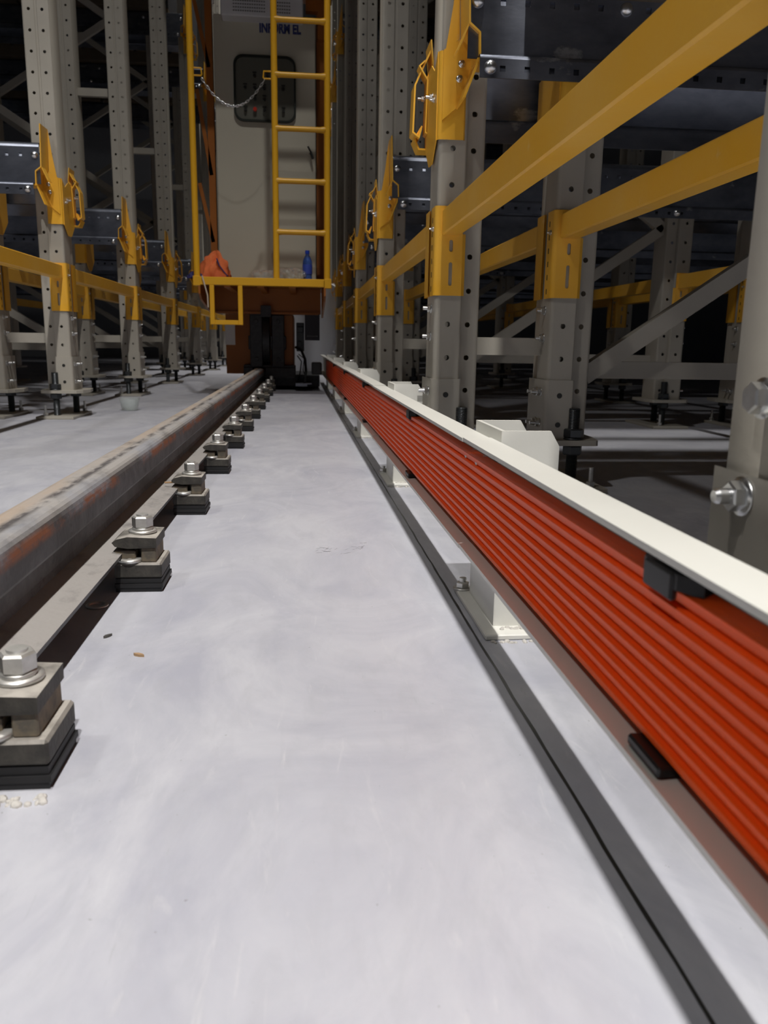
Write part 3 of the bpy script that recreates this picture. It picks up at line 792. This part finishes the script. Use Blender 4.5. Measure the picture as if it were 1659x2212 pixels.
# ------------------------------------------------------------------ yellow rail brackets (local to upright)
def bracket_parts(side):
    out = {}
    T = .004
    # saddle: front plate, bend, long side plate
    mb = MB(); r = .010; x0 = -.0085; y0 = -.0215; za, zb = .752, .932
    mb.add([(x0 + r, y0, za), (.050, y0, za), (.050, y0, zb), (x0 + r, y0, zb)], [(0, 1, 2, 3)])
    pts = [(x0, y0 + r)] + [(x0 + r - r * math.cos(a), y0 + r - r * math.sin(a)) for a in [PI / 2 * k / 5 for k in range(1, 6)]]
    n = len(pts); mb.add([(x, y, za) for x, y in pts] + [(x, y, zb) for x, y in pts], [(i, i + 1, n + i + 1, n + i) for i in range(n - 1)], True)
    mb.extr([(y0 + r, za), (y0 + r, zb), (.03, .905), (.075, .93), (.16, .93), (.16, .775), (.09, .715), (.04, .712)], x0 - T * .6, x0, 'x')
    mb.add([(.050, y0, za), (.058, y0 + .01, za), (.058, y0 + .01, .86), (.050, y0, .86)], [(0, 1, 2, 3)])
    out['saddle'] = mb
    for nm, ya, yb in (('front_wing', -.115, -.0225),):
        mb = MB()
        mb.strip([(.030, 1.115), (.036, .955), (.058, .938), (.060, .893), (.030, .815)], T, ya, yb, 'y')
        out['rail_holder'] = mb
    mb = MB(); mb.strip([(.036, .956), (.014, .905)], .003, -.112, -.060, 'y'); out['stop_tab'] = mb
    mb = MB(); mb.box((.056, -.118, .884), (.107, -.045, .890)); out['rail_shelf'] = mb
    # upper side web between holder and upright: tapered plate seen from the aisle
    mb = MB(); mb.extr([(.004, .932), (.034, .955), (.029, 1.115), (.018, 1.02)], -.026, -.0225, 'y'); out['rising_plate'] = mb
    mb = MB(); mb.extr([(.0, .932), (.036, .955), (.058, .938), (.060, .893), (.03, .815), (.0, .79)], -.026, -.0220, 'y'); out['web_plate'] = mb
    # far loop: bent hexagonal guide standing out into the aisle
    mb = MB()
    mb.strip([(-.005, .985), (-.020, .955), (-.043, .905), (-.046, .800), (-.028, .788), (-.022, .81)], T, .130, .185, 'y')
    mb.strip([(-.020, .958), (-.034, .945), (-.014, .915), (.002, .945)], T * .8, .125, .165, 'y')
    mb.strip([(-.014, .918), (-.016, .80), (.0, .79)], T * .8, .125, .165, 'y')
    out['guide_loop'] = mb
    mb = MB(); mb.strip([(-.022, .82), (-.040, .79), (-.028, .765), (.0, .765)], T, .145, .20, 'y'); out['lower_guide'] = mb
    mb = MB(); mb.strip([(-.008, 1.0), (.0, .93)], .003, .12, .20, 'y'); out['back_fin'] = mb
    mb = MB()
    out['bolt0'] = bolt_stub((-.0115, .045, .855), (-1, 0, 0), .0072, .006, .010)
    out['bolt1'] = bolt_stub((-.0115, .018, .842), (-1, 0, 0), .0045, .004, .006)
    out['bolt2'] = bolt_stub((.040, -.026, .905), (0, -1, 0), .0062, .006, .010)
    out['bolt3'] = bolt_stub((.036, -.026, .875), (0, -1, 0), .0062, .006, .010)
    out['bolt4'] = bolt_stub((-.016, .150, .880), (-1, 0, 0), .0062, .006, .010)
    return out
for k, mb in bracket_parts('R').items(): both('br_' + k, mb, 'zinc' if k.startswith('bolt') else 'rack_yellow')
BRK = [k[0] for k in MESH if k[0].startswith('br_') and k[1] == 'R']
def place_bracket(side, x, y, dz, label, group, full=True):
    t = empty('rail_bracket', (x, y, dz))
    for k in BRK:
        nm = k[3:]
        if nm.startswith('bolt'):
            if not full: continue
            nm = 'bolt'
        part(k, side, t, nm)
    return tag(t, label, 'bracket', group)
for (rows, cols, sd, wd) in ((RY, RC[:2], 'R', 'right'), (LY, LC[:2], 'L', 'left')):
    for ci, (n, x, s_, txt) in enumerate(cols):
        for i, y in enumerate(rows):
            if i == 0: continue
            for lv, dz in enumerate(LV):
                if lv == 1 and i < (4 if sd == 'R' else 3): continue
                if lv == 2 and i < 6: continue
                if ci == 1 and (lv or i > 5): continue
                ls = ['', 'upper level ', 'top level '][lv]
                d = (.035 if sd == 'R' else .05) if (i == 1 and lv == 0) else (0 if sd == 'R' else .02)
                if ci == 1: # plain saddle only behind
                    t = empty('rail_bracket', (x, y, dz + d)); part('br_saddle', s_, t, 'saddle'); part('br_rail_shelf', s_, t, 'rail_shelf')
                    tag(t, f'yellow saddle bracket on the {ORD[i - 1]} upright of the {txt}', 'bracket', f'plain yellow saddles of the {wd} rack')
                else:
                    place_bracket(s_, x, y, dz + d, f'{ls}yellow folded bracket with guide loop on the {ORD[i - 1]} {wd} aisle upright', f'{ls}yellow brackets of the {wd} rack', i < 6)

# ------------------------------------------------------------------ frame braces
def brace(x0, z0, x1, z1, y, h, label, group, hollow=True):
    a = Vector((x0, 0, z0)); b = Vector((x1, 0, z1)); d = (b - a); L = d.length; d.normalize(); nz_ = Vector((-d.z, 0, d.x))
    mb = MB(); ang = math.atan2(d.z, d.x)
    M = Matrix.Translation((x0, y, z0)) @ Matrix.Rotation(-ang, 4, 'Y')
    # C profile open to the back
    t_ = .003; dd = .032
    for (pa, pb) in (((0, 0, -h / 2), (L, t_, h / 2)), ((0, t_, h / 2 - t_), (L, dd, h / 2)), ((0, t_, -h / 2), (L, dd, -h / 2 + t_))): mb.box(pa, pb, M)
    o = mb.build('frame_brace', 'rack_beige')
    return tag(o, label, 'brace', group)
bolt_src = None
for sgn, rows, x_in, x_b, x_c, wd in ((1, RY, .41, .582, .687, 'right'), (-1, LY, -1.105, -1.283, -1.388, 'left')):
    xD = 1.51 if sgn > 0 else -2.32
    for i, y in enumerate(rows):
        if i == 0 and sgn > 0: continue
        if i == 0: continue
        if i > 6: continue
        brace(min(x_in, x_b), .339, max(x_in, x_b), .339, y + .045, .042, f'short beige spacer bar between the two front uprights of the {ORD[i - 1]} {wd} frame', f'spacer bars of the {wd} rack')
        brace(min(x_in, x_b), 1.72, max(x_in, x_b), 1.72, y + .045, .042, f'upper beige spacer bar between the two front uprights of the {ORD[i - 1]} {wd} frame', f'spacer bars of the {wd} rack')
        brace(min(x_c, xD), .285, max(x_c, xD), .285, y + .06, .042, f'low horizontal brace of the {ORD[i - 1]} {wd} rack frame', f'horizontal braces of the {wd} rack')
        zz = [.27, .83, 1.40, 2.0, 2.6, 3.2, 3.8]
        for k in range(len(zz) - 1):
            if k > 3 and i < 3: continue
            xa, xb = (x_c, xD) if k % 2 == 0 else (xD, x_c)
            za, zb = zz[k], zz[k + 1]
            if xa > xb: xa, xb, za, zb = xb, xa, zb, za
            brace(xa, za, xb, zb, y + .03, .043, f'{["lowest", "second", "third", "fourth", "fifth", "topmost"][k]} diagonal brace of the {ORD[i - 1]} {wd} rack frame', f'diagonal braces of the {wd} rack')

# ------------------------------------------------------------------ pallets and cartons added, mostly out of view, to shade the lanes below
mat('pallet_wood', (.13, .10, .07), .8, var=(.09, .07, .05), vscale=6)
mat('carton', (.045, .045, .05), .6, var=(.03, .03, .03), vscale=2)
ps = None
def pallet_thing():
    t = empty('shade_pallet')
    mb = MB()
    for k in range(7): mb.box((k * .175, 0, .10), (k * .175 + .145, 1.24, .122))
    mb.build('top_deck', 'pallet_wood', t)
    for j in range(3):
        mb = MB(); mb.box((0, j * .55, 0), (1.195, j * .55 + .14, .10)); mb.build('runner', 'pallet_wood', t)
    return t
pk = None
def load(x, y, z, lab):
    global ps, pk
    if ps is None: ps = o = pallet_thing()
    else: o = dup(ps)
    o.location = (x, y, z); tag(o, 'added lane-shading pallet ' + lab, 'pallet', 'pallets added to shade the rack lanes')
    if pk is None:
        mb = MB(); 
        for a in range(3):
            for b in range(2): mb.bbox((a * .4 + .002, b * .62 + .002, 0), (a * .4 + .395, b * .62 + .618, .8), .004)
        pk = mb.build('shade_cartons', 'carton')
        c = pk
    else: c = dup(pk)
    if abs(y - RY[1] - .40) < .01: o.scale = (1, .78, 1); c.scale = (1, .78, 1)
    c.location = (x, y, z + .123); tag(c, 'added lane-shading carton stack ' + lab, 'carton stack', 'carton stacks added to shade the rack lanes')
for i in range(0, 8):
    for k in range(3):
        load(.46 + 1.22 * k, RY[i] + (-.14 if i == 0 else .40 if i == 1 else .165), 3.112, f'in right lane {ORD[i]} from the camera, {["at the aisle", "in the middle", "deepest inside"][k]}')
for k in range(3):
    load(.46 + 1.22 * k, RY[0] + .165, 1.052, f'on the lowest rails right of the camera, {["at the aisle", "in the middle", "deepest inside"][k]}')
for i in range(0, 6):
    for k in range(2):
        load(-2.40 - 1.22 * k, LY[i] + .165, 3.132, f'in left lane {ORD[i]} from the camera, {["at the aisle", "deeper inside"][k]}')

# ------------------------------------------------------------------ stacker crane at the end of the rail
CR = empty('stacker_crane', (-.25, 5.0, 0))
ox, oy = -.25, 5.0
def cb(mb): mb.v = [(x - ox, y - oy, z) for x, y, z in mb.v]; return mb
def cpart(mb, name, m, parent=None, label=None): return cb(mb).build(name, m, parent or CR, label=label)
# platform: front lip, deck, under-ribs
mb = MB(); mb.bbox((-.618, 5.0, .662), (.128, 5.05, .708), .003); cpart(mb, 'platform_lip', 'crane_yellow')
mb = MB(); mb.box((-.63, 5.05, .690), (.135, 6.1, .705)); cpart(mb, 'platform_deck', 'crane_orange_shaded')
for k, x in enumerate((-.46, -.26, -.07)):
    mb = MB(); mb.box((x - .02, 5.05, .655), (x + .02, 5.72, .690)); cpart(mb, 'deck_rib', 'crane_orange_shaded')
for k, x in enumerate((-.625, .12)):
    mb = MB(); mb.extr([(5.0, .70), (5.0, .61), (5.08, .58), (5.7, .50), (5.7, .70)][::-1], x, x + .012, 'x'); cpart(mb, 'side_gusset', 'crane_orange_shaded')
mb = MB(); mb.box((-.615, 5.72, .525), (.115, 5.75, .690)); mb.box((-.6, 5.70, .52), (.10, 5.78, .535)); cpart(mb, 'cross_beam', 'crane_orange_shaded')
# hanging loop
mb = MB(); pts = [(-.552, .664), (-.552, .432), (-.366, .432), (-.366, .664)]
for a, b in (((-.560, 5.0, .432), (-.533, 5.03, .662)), ((-.393, 5.0, .432), (-.366, 5.03, .662))): mb.bbox(a, b, .002)
mb.bbox((-.533, 5.0, .432), (-.393, 5.03, .459), .002); cpart(mb, 'hanging_loop', 'crane_yellow')
# posts and ladder
def post(x, z0, z1, r=.0185): 
    mb = MB(); mb.cyl((x, 5.02, z0), (x, 5.02, z1), r, 20); return mb
cpart(post(-.632, .70, 3.2), 'guard_post', 'crane_yellow'); 
mb = MB(); mb.bbox((-.655, 4.998, .655), (-.612, 5.04, .712), .003); cpart(mb, 'post_foot', 'crane_yellow')
mb = MB(); mb.bbox((.122, 4.998, .655), (.165, 5.04, .712), .003); cpart(mb, 'post_foot', 'crane_yellow')
cpart(post(-.163, .708, 3.2), 'ladder_rail', 'crane_yellow'); cpart(post(.140, .70, 3.2), 'ladder_rail', 'crane_yellow')
for k in range(8):
    z = .975 + .2855 * k
    mb = MB(); mb.lathe([(.017, -.158), (.0195, -.145), (.0155, -.11), (.0155, .11), (.0195, .135), (.017, .145)], (-.0115, 5.02, z), (1, 0, 0), 14); cpart(mb, 'rung', 'crane_yellow')
for x, s_ in ((-.632, 1), (-.163, -1)):
    mb = MB(); c = [(x + s_ * .015, 5.02, 1.845), (x + s_ * .058, 5.02, 1.845), (x + s_ * .062, 5.02, 1.812), (x + s_ * .058, 5.02, 1.806), (x + s_ * .015, 5.02, 1.806)]
    mb.tube(c, .005, 8); cpart(mb, 'chain_eye', 'crane_yellow')
# mast frame behind: thin left post with diagonals, right wide mast
mb = MB(); mb.box((-.618, 5.68, .70), (-.575, 5.74, 3.4)); cpart(mb, 'frame_post', 'crane_orange_shaded')
for (za, zb, xa, xb) in ((2.05, 2.62, -.60, -.72), (1.92, 1.40, -.68, -.60), (1.35, .98, -.68, -.60)):
    mb = MB(); a = Vector((xa, 5.68, za)); b = Vector((xb, 5.68, zb)); d = (b - a); L = d.length; ang = math.atan2(d.z, d.x)
    M = Matrix.Translation(a) @ Matrix.Rotation(-ang, 4, 'Y'); mb.box((0, 0, -.012), (L, .008, .012), M); cpart(mb, 'diagonal_brace', 'crane_orange_shaded')
mb = MB(); mb.box((.088, 5.66, .70), (.152, 6.05, 3.6)); cpart(mb, 'mast', 'crane_orange_shaded')
mb = MB(); mb.box((.02, 5.60, 2.38), (.15, 5.66, 3.2)); mb.box((.095, 5.60, 2.22), (.15, 5.66, 2.38)); cpart(mb, 'mast_cover', 'crane_orange_shaded')
# cabinet
cab = MB(); cab.bbox((-.558, 5.60, .735), (.082, 6.0, 2.335), .006); cab = cpart(cab, 'control_cabinet', 'cabinet_grey')
mb = MB(); mb.bbox((-.68, 5.05, 2.60), (.20, 6.1, 2.625), .003); cpart(mb, 'shade_roof', 'crane_orange_shaded')  # roof added above the view to shade the top of the cabinet
def rrect(x0, x1, z0, z1, r, n=6):
    pts = []
    for cx_, cz_, a0 in ((x1 - r, z1 - r, 0), (x0 + r, z1 - r, PI / 2), (x0 + r, z0 + r, PI), (x1 - r, z0 + r, 1.5 * PI)):
        for k in range(n + 1): a = a0 + PI / 2 * k / n; pts.append((cx_ + r * math.cos(a), cz_ + r * math.sin(a)))
    return pts
def ringmesh(o, i, ya, yb):
    mb = MB(); n = len(o); vs = [(x, ya, z) for x, z in o] + [(x, ya, z) for x, z in i] + [(x, yb, z) for x, z in o] + [(x, yb, z) for x, z in i]
    fs = []
    for k in range(n):
        j = (k + 1) % n; fs += [(k, n + k, n + j, j), (k, j, 2 * n + j, 2 * n + k), (n + k, 3 * n + k, 3 * n + j, n + j)]
    return mb.add(vs, fs)
X0, X1, Z0, Z1 = -.437, -.045, 1.715, 2.105
sub = ringmesh(rrect(X0, X1, Z0, Z1, .06), rrect(X0 + .012, X1 - .012, Z0 + .012, Z1 - .012, .05), 5.578, 5.60); cpart(sub, 'window_gasket', 'window_gasket', cab)
mb = MB(); mb.extr(rrect(X0 + .008, X1 - .008, Z0 + .008, Z1 - .008, .05)[::-1], 5.594, 5.599, 'y'); cpart(mb, 'button_panel', 'panel_dark', cab)
rows = [(1.985, (-.305, -.225, -.165)), (1.915, (-.365, -.305, -.245, -.185, -.125)), (1.850, (-.305, -.245)), (1.785, (-.365, -.245, -.185, -.125))]
for z, xs in rows:
    for x in xs:
        mb = MB(); mb.cyl((x, 5.594, z), (x, 5.576, z), .010, 14); mb.box((x - .012, 5.590, z + .018), (x + .012, 5.594, z + .026)); cpart(mb, 'button', 'button_black', cab)
mb = MB(); mb.cyl((-.305, 5.594, 1.787), (-.305, 5.572, 1.787), .012, 16); cpart(mb, 'emergency_button', 'button_red', cab, 'red round button')
mb = MB(); mb.tube([(.045, 5.60, 1.54), (.050, 5.565, 1.54), (.03, 5.56, 1.575)], .006, 8); mb.tube([(.050, 5.565, 1.54), (.062, 5.56, 1.50)], .008, 8); cpart(mb, 'door_handle', 'black_plastic', cab)
cu = bpy.data.curves.new('letters', 'FONT'); cu.body = 'INFORM EL'; cu.size = .078; cu.extrude = .001; cu.offset = .0035; cu.space_character = 1.0
tmp = bpy.data.objects.new('tmp', cu); COL.objects.link(tmp); bpy.context.view_layer.update()
me = bpy.data.meshes.new_from_object(tmp.evaluated_get(bpy.context.evaluated_depsgraph_get())); bpy.data.objects.remove(tmp)
me.materials.clear(); me.materials.append(MAT['letter_navy'])
lt = bpy.data.objects.new('lettering', me); COL.objects.link(lt); lt.parent = cab; lt.rotation_euler = (PI / 2, 0, 0)
wd_ = max(v.co.x for v in me.vertices); lt.scale = (.262 / wd_, 1, 1); lt.location = (-.272 - ox, 5.5985 - oy, 2.243)
# air conditioner
ac = MB(); ac.bbox((-.500, 5.50, 2.295), (.004, 5.95, 2.56), .006); ac = cpart(ac, 'air_conditioner', 'appliance_white')
for k in range(4):
    for j in range(20):
        for xa in (-.42, -.16):
            if xa == -.16 and j > 9: continue
            if j > 13: continue
    for xa, n_ in ((-.425, 14), (-.185, 8)):
        mb = MB()
        for j in range(n_): mb.box((xa + j * .0143, 5.496, 2.320 + k * .0185), (xa + j * .0143 + .0095, 5.4995, 2.320 + k * .0185 + .0065))
        cpart(mb, 'vent_row', 'appliance_grille', ac)
mb = MB(); mb.cyl((-.545, 5.5, 2.35), (-.555, 5.5, 2.75), .008, 12); cpart(mb, 'white_pipe', 'white_plastic')
# carriage under the deck
mb = MB(); mb.box((-.545, 5.80, .11), (-.375, 6.6, .52)); mb.box((-.375, 5.9, .17), (-.24, 6.6, .52)); mb.box((-.24, 5.80, .11), (-.075, 6.6, .52)); cpart(mb, 'carriage_body', 'crane_orange_shaded')
mb = MB(); mb.box((-.145, 5.76, .13), (-.080, 5.82, .515)); cpart(mb, 'guide_arm', 'crane_orange_shaded')
for x in (-.372, -.222):
    mb = MB(); mb.bbox((x, 5.70, .16), (x + .085, 5.79, .515), .004); mb.bbox((x - .012, 5.705, .28), (x + .097, 5.785, .375), .004); pl = cpart(mb, 'bearing_block', 'black_steel')
    for z in (.47, .215): 
        mb = MB(); mb.hexnut((x + .043, 5.70, z), (0, -1, 0), .016, .012); cpart(mb, 'bolt', 'black_steel', pl)
mb = MB(); mb.cyl((-.285, 5.86, .355), (-.240, 5.86, .355), .20, 40); cpart(mb, 'travel_wheel', 'black_steel')
mb = MB(); mb.box((-.295, 5.66, .50), (-.225, 5.78, .575)); cpart(mb, 'buffer_bracket', 'black_steel')
mb = MB(); mb.bbox((-.42, 5.70, .095), (-.355, 5.80, .16), .004); mb.bbox((-.42, 5.71, .158), (-.06, 5.79, .175), .002); mb.bbox((-.27, 5.70, .085), (-.06, 5.80, .16), .004); cpart(mb, 'sweeper_bar', 'black_steel')
mb = MB(); mb.bbox((-.235, 5.85, .02), (.11, 6.6, .105), .006); cpart(mb, 'under_shade_box', 'black_steel')  # black box added for the dark shadow under the crane
mb = MB(); mb.box((-.53, 5.60, .31), (-.465, 5.61, .445)); cpart(mb, 'white_tag', 'tape_white')
mb = MB(); mb.box((.005, 5.72, .348), (.108, 5.74, .525)); bx = cpart(mb, 'sign_plate', 'sign_black')
cu = bpy.data.curves.new('letters2', 'FONT'); cu.body = 'CE 10064'; cu.size = .02
mb = MB()
for k in range(7): mb.box((.020 + k * .011, 5.7185, .372), (.027 + k * .011, 5.72, .380))
cpart(mb, 'sign_marks', 'appliance_grille', bx)
mb = MB(); mb.bbox((-.055, 5.85, .27), (.0, 5.95, .47), .004); mb.bbox((-.045, 5.80, .30), (-.02, 5.85, .34), .003); mb.bbox((-.05, 5.8, .40), (-.005, 5.85, .44), .003); cpart(mb, 'sensor_box', 'screw_steel')
mb = MB(); mb.tube([(-.06, 5.75, .30), (-.02, 5.70, .28), (.005, 5.66, .22), (.012, 5.64, .14), (.005, 5.63, .08), (.0, 5.66, .05)], .009, 10); cpart(mb, 'black_hose', 'rubber_black')
mb = MB(); mb.tube([(-.05, 5.85, .24), (-.02, 5.83, .20), (-.03, 5.82, .12), (-.045, 5.8, .06)], .004, 8); mb.tube([(-.04, 5.85, .25), (-.0, 5.83, .22), (-.01, 5.82, .14), (.02, 5.8, .07)], .003, 8); cpart(mb, 'thin_cables', 'rubber_black')
mb = MB(); mb.box((-.06, 5.62, .05), (.05, 5.85, .056)); mb.box((-.06, 5.62, .035), (.02, 5.64, .05)); cpart(mb, 'step_plate', 'galvanised')
mb = MB(); mb.bbox((.05, 5.55, .12), (.12, 5.75, .20), .006); cpart(mb, 'current_collector', 'black_plastic')
tag(CR, 'yellow and orange stacker crane with ladder and grey control cabinet at the rail end', 'crane')

mb = MB(); mb.bbox((-.12, 8.5, .02), (.345, 8.85, .92), .01); mb.box((-.06, 8.56, 0), (.3, 8.8, .02))  # pale box added to make the bright strip behind the crane
tag(mb.build('bright_strip_box', 'appliance_white'), 'pale box added as a bright strip at the aisle end behind the crane', 'cabinet')
# chain between ladder eyes
ch = empty('barrier_chain', (-.395, 5.02, 1.80))
NL = 26; A = Vector((-.178, 0, -.005)); B = Vector((.180, 0, .005))
lm = None
for k in range(NL):
    u = (k + .5) / NL; sag = -.135 * (1 - (2 * u - 1) ** 2) - .012 * math.sin(u * PI)
    pnt = A.lerp(B, u) + Vector((0, 0, sag)); dz = .135 * 4 * (2 * u - 1) / .36
    if lm is None:
        mb = MB(); c = []
        for q in range(12):
            a = 2 * PI * q / 12; c.append((.0085 * math.cos(a) + (.004 if math.cos(a) > 0 else -.004), 0, .0050 * math.sin(a)))
        mb.tube(c, 0.0026, 6, closed=True); lm = mb.mesh('link', 'zinc')
    o = bpy.data.objects.new('link', lm); COL.objects.link(o); o.parent = ch; o.location = pnt
    o.rotation_euler = (PI / 2 * (k % 2), -math.atan(dz), 0)
    o.rotation_euler = (Matrix.Rotation(-math.atan2((1 if u > .5 else -1) * abs(.135 * 4 * (2 * u - 1)), .36), 4, 'Y') @ Matrix.Rotation(PI / 2 * (k % 2), 4, 'X')).to_euler()
tag(ch, 'silver chain sagging between the yellow post and the ladder', 'chain')

# things on the platform
t = empty('water_bottle', (.022, 5.09, .7055))
mb = MB(); mb.lathe([(.0001, 0), (.026, 0), (.028, .006), (.027, .03), (.024, .045), (.028, .06), (.029, .10), (.0275, .115), (.018, .138), (.011, .148), (.011, .158)], n=24); mb.build('bottle_body', 'bottle_blue', t)
mb = MB(); mb.lathe([(.0292, .035), (.0295, .055), (.0300, .088), (.0295, .092)], n=24); mb.build('bottle_label', 'label_blue', t)
mb = MB(); mb.cyl((0, 0, .155), (0, 0, .175), .0135, 20); mb.build('bottle_cap', 'cap_blue', t)
tag(t, 'blue water bottle with blue cap standing on the crane platform', 'bottle')
def crumple(name, loc, s, lab, seed, cat='bottle'):
    rnd = random.Random(seed); mb = MB(); prof = []
    n = 18; m2 = 14; vs = []
    for k in range(m2):
        tt = k / (m2 - 1); r = .030 * min(1, 4 * tt + .3) * (1 if tt < .78 else max(.35, 1 - (tt - .78) * 3))
        for i in range(n):
            a = 2 * PI * i / n; rr = r * (1 + .28 * math.sin(3 * a + k * 1.3 + seed) * rnd.random() + .12 * (rnd.random() - .5))
            vs.append(((tt - .5) * .17 * s, rr * math.cos(a) * s, max(.0005, .026 * s + rr * math.sin(a) * s)))
    fs = [(k * n + i, k * n + (i + 1) % n, (k + 1) * n + (i + 1) % n, (k + 1) * n + i) for k in range(m2 - 1) for i in range(n)] + [tuple(range(n)), tuple(range((m2 - 1) * n, m2 * n))[::-1]]
    mb.add(vs, fs, False); o = mb.build(name, 'clear_plastic', loc=loc); o.rotation_euler = (0, 0, rnd.uniform(-.5, .5)); tag(o, lab, cat)
    return o
crumple('crumpled_bottle', (-.235, 5.11, .7055), 1.0, 'crumpled clear plastic bottle lying left of the middle ladder rail', 2)
crumple('crumpled_bottle', (-.085, 5.10, .7055), 1.25, 'larger crumpled clear plastic bottle lying beside the blue water bottle', 5)
# crumpled orange coverall
def cloth(name, loc, sx, sy, sz, m, seed, lab, cat):
    rnd = random.Random(seed); mb = MB(); n, m2 = 36, 18; vs = []
    ph = [rnd.uniform(0, 6) for _ in range(6)]
    for k in range(m2 + 1):
        tt = k / m2 * PI / 2
        for i in range(n):
            a = 2 * PI * i / n
            f = 1 + .16 * math.sin(5 * a + ph[0] + 3 * tt) + .12 * math.sin(9 * a + ph[1] - 5 * tt) + .08 * math.sin(14 * a + ph[2] + 7 * tt)
            hz = math.cos(tt) * (1 + .25 * math.sin(3 * a + ph[3]) + .12 * math.sin(8 * a + 4 * tt))
            vs.append((sx * f * math.sin(tt) * math.cos(a) + .3 * sx * math.cos(tt) * .5, sy * f * math.sin(tt) * math.sin(a), max(0, sz * hz)))
    fs = [(k * n + i, (k + 1) * n + i, (k + 1) * n + (i + 1) % n, k * n + (i + 1) % n) for k in range(m2) for i in range(n)]
    mb.add(vs, fs, True); return mb
cl = cloth('x', None, .092, .06, .125, 'cloth_orange', 3, '', '').build('orange_garment', 'cloth_orange', loc=(-.545, 5.14, .7055))
mb = MB(); mb.strip([(.02, .115), (.035, .075), (.065, .035), (.085, .012)], .006, -.058, -.030, 'y'); mb.build('navy_trim', 'cloth_navy', cl)
tag(cl, 'crumpled orange work garment with navy trim heaped on the platform corner', 'garment')
mb = cloth('x', None, .045, .03, .035, 'cloth_navy', 8, '', ''); o = mb.build('navy_cloth', 'cloth_navy', loc=(-.655, 5.12, .7055)); tag(o, 'navy blue cloth hanging over the left platform corner', 'cloth')
mb = MB(); mb.tube([(-.60, 4.992, .712), (-.585, 4.985, .66), (-.570, 4.985, .60), (-.568, 4.985, .53)], .0045, 8)
tag(mb.build('cream_strap', 'strap_cream'), 'thin cream strap dangling below the left platform corner', 'strap')
# plastic cup on left floor
t = empty('plastic_cup', (-.845, 4.0, 0)); mb = MB()
mb.lathe([(.0001, .002), (.036, .002), (.037, .006), (.048, .058), (.0495, .060), (.047, .058), (.036, .007), (.0001, .004)], n=28)
cp = mb.build('cup_wall', 'clear_plastic', t); tag(t, 'clear plastic cup standing on the floor left of the rail', 'cup')
# white wall box far right of the crane
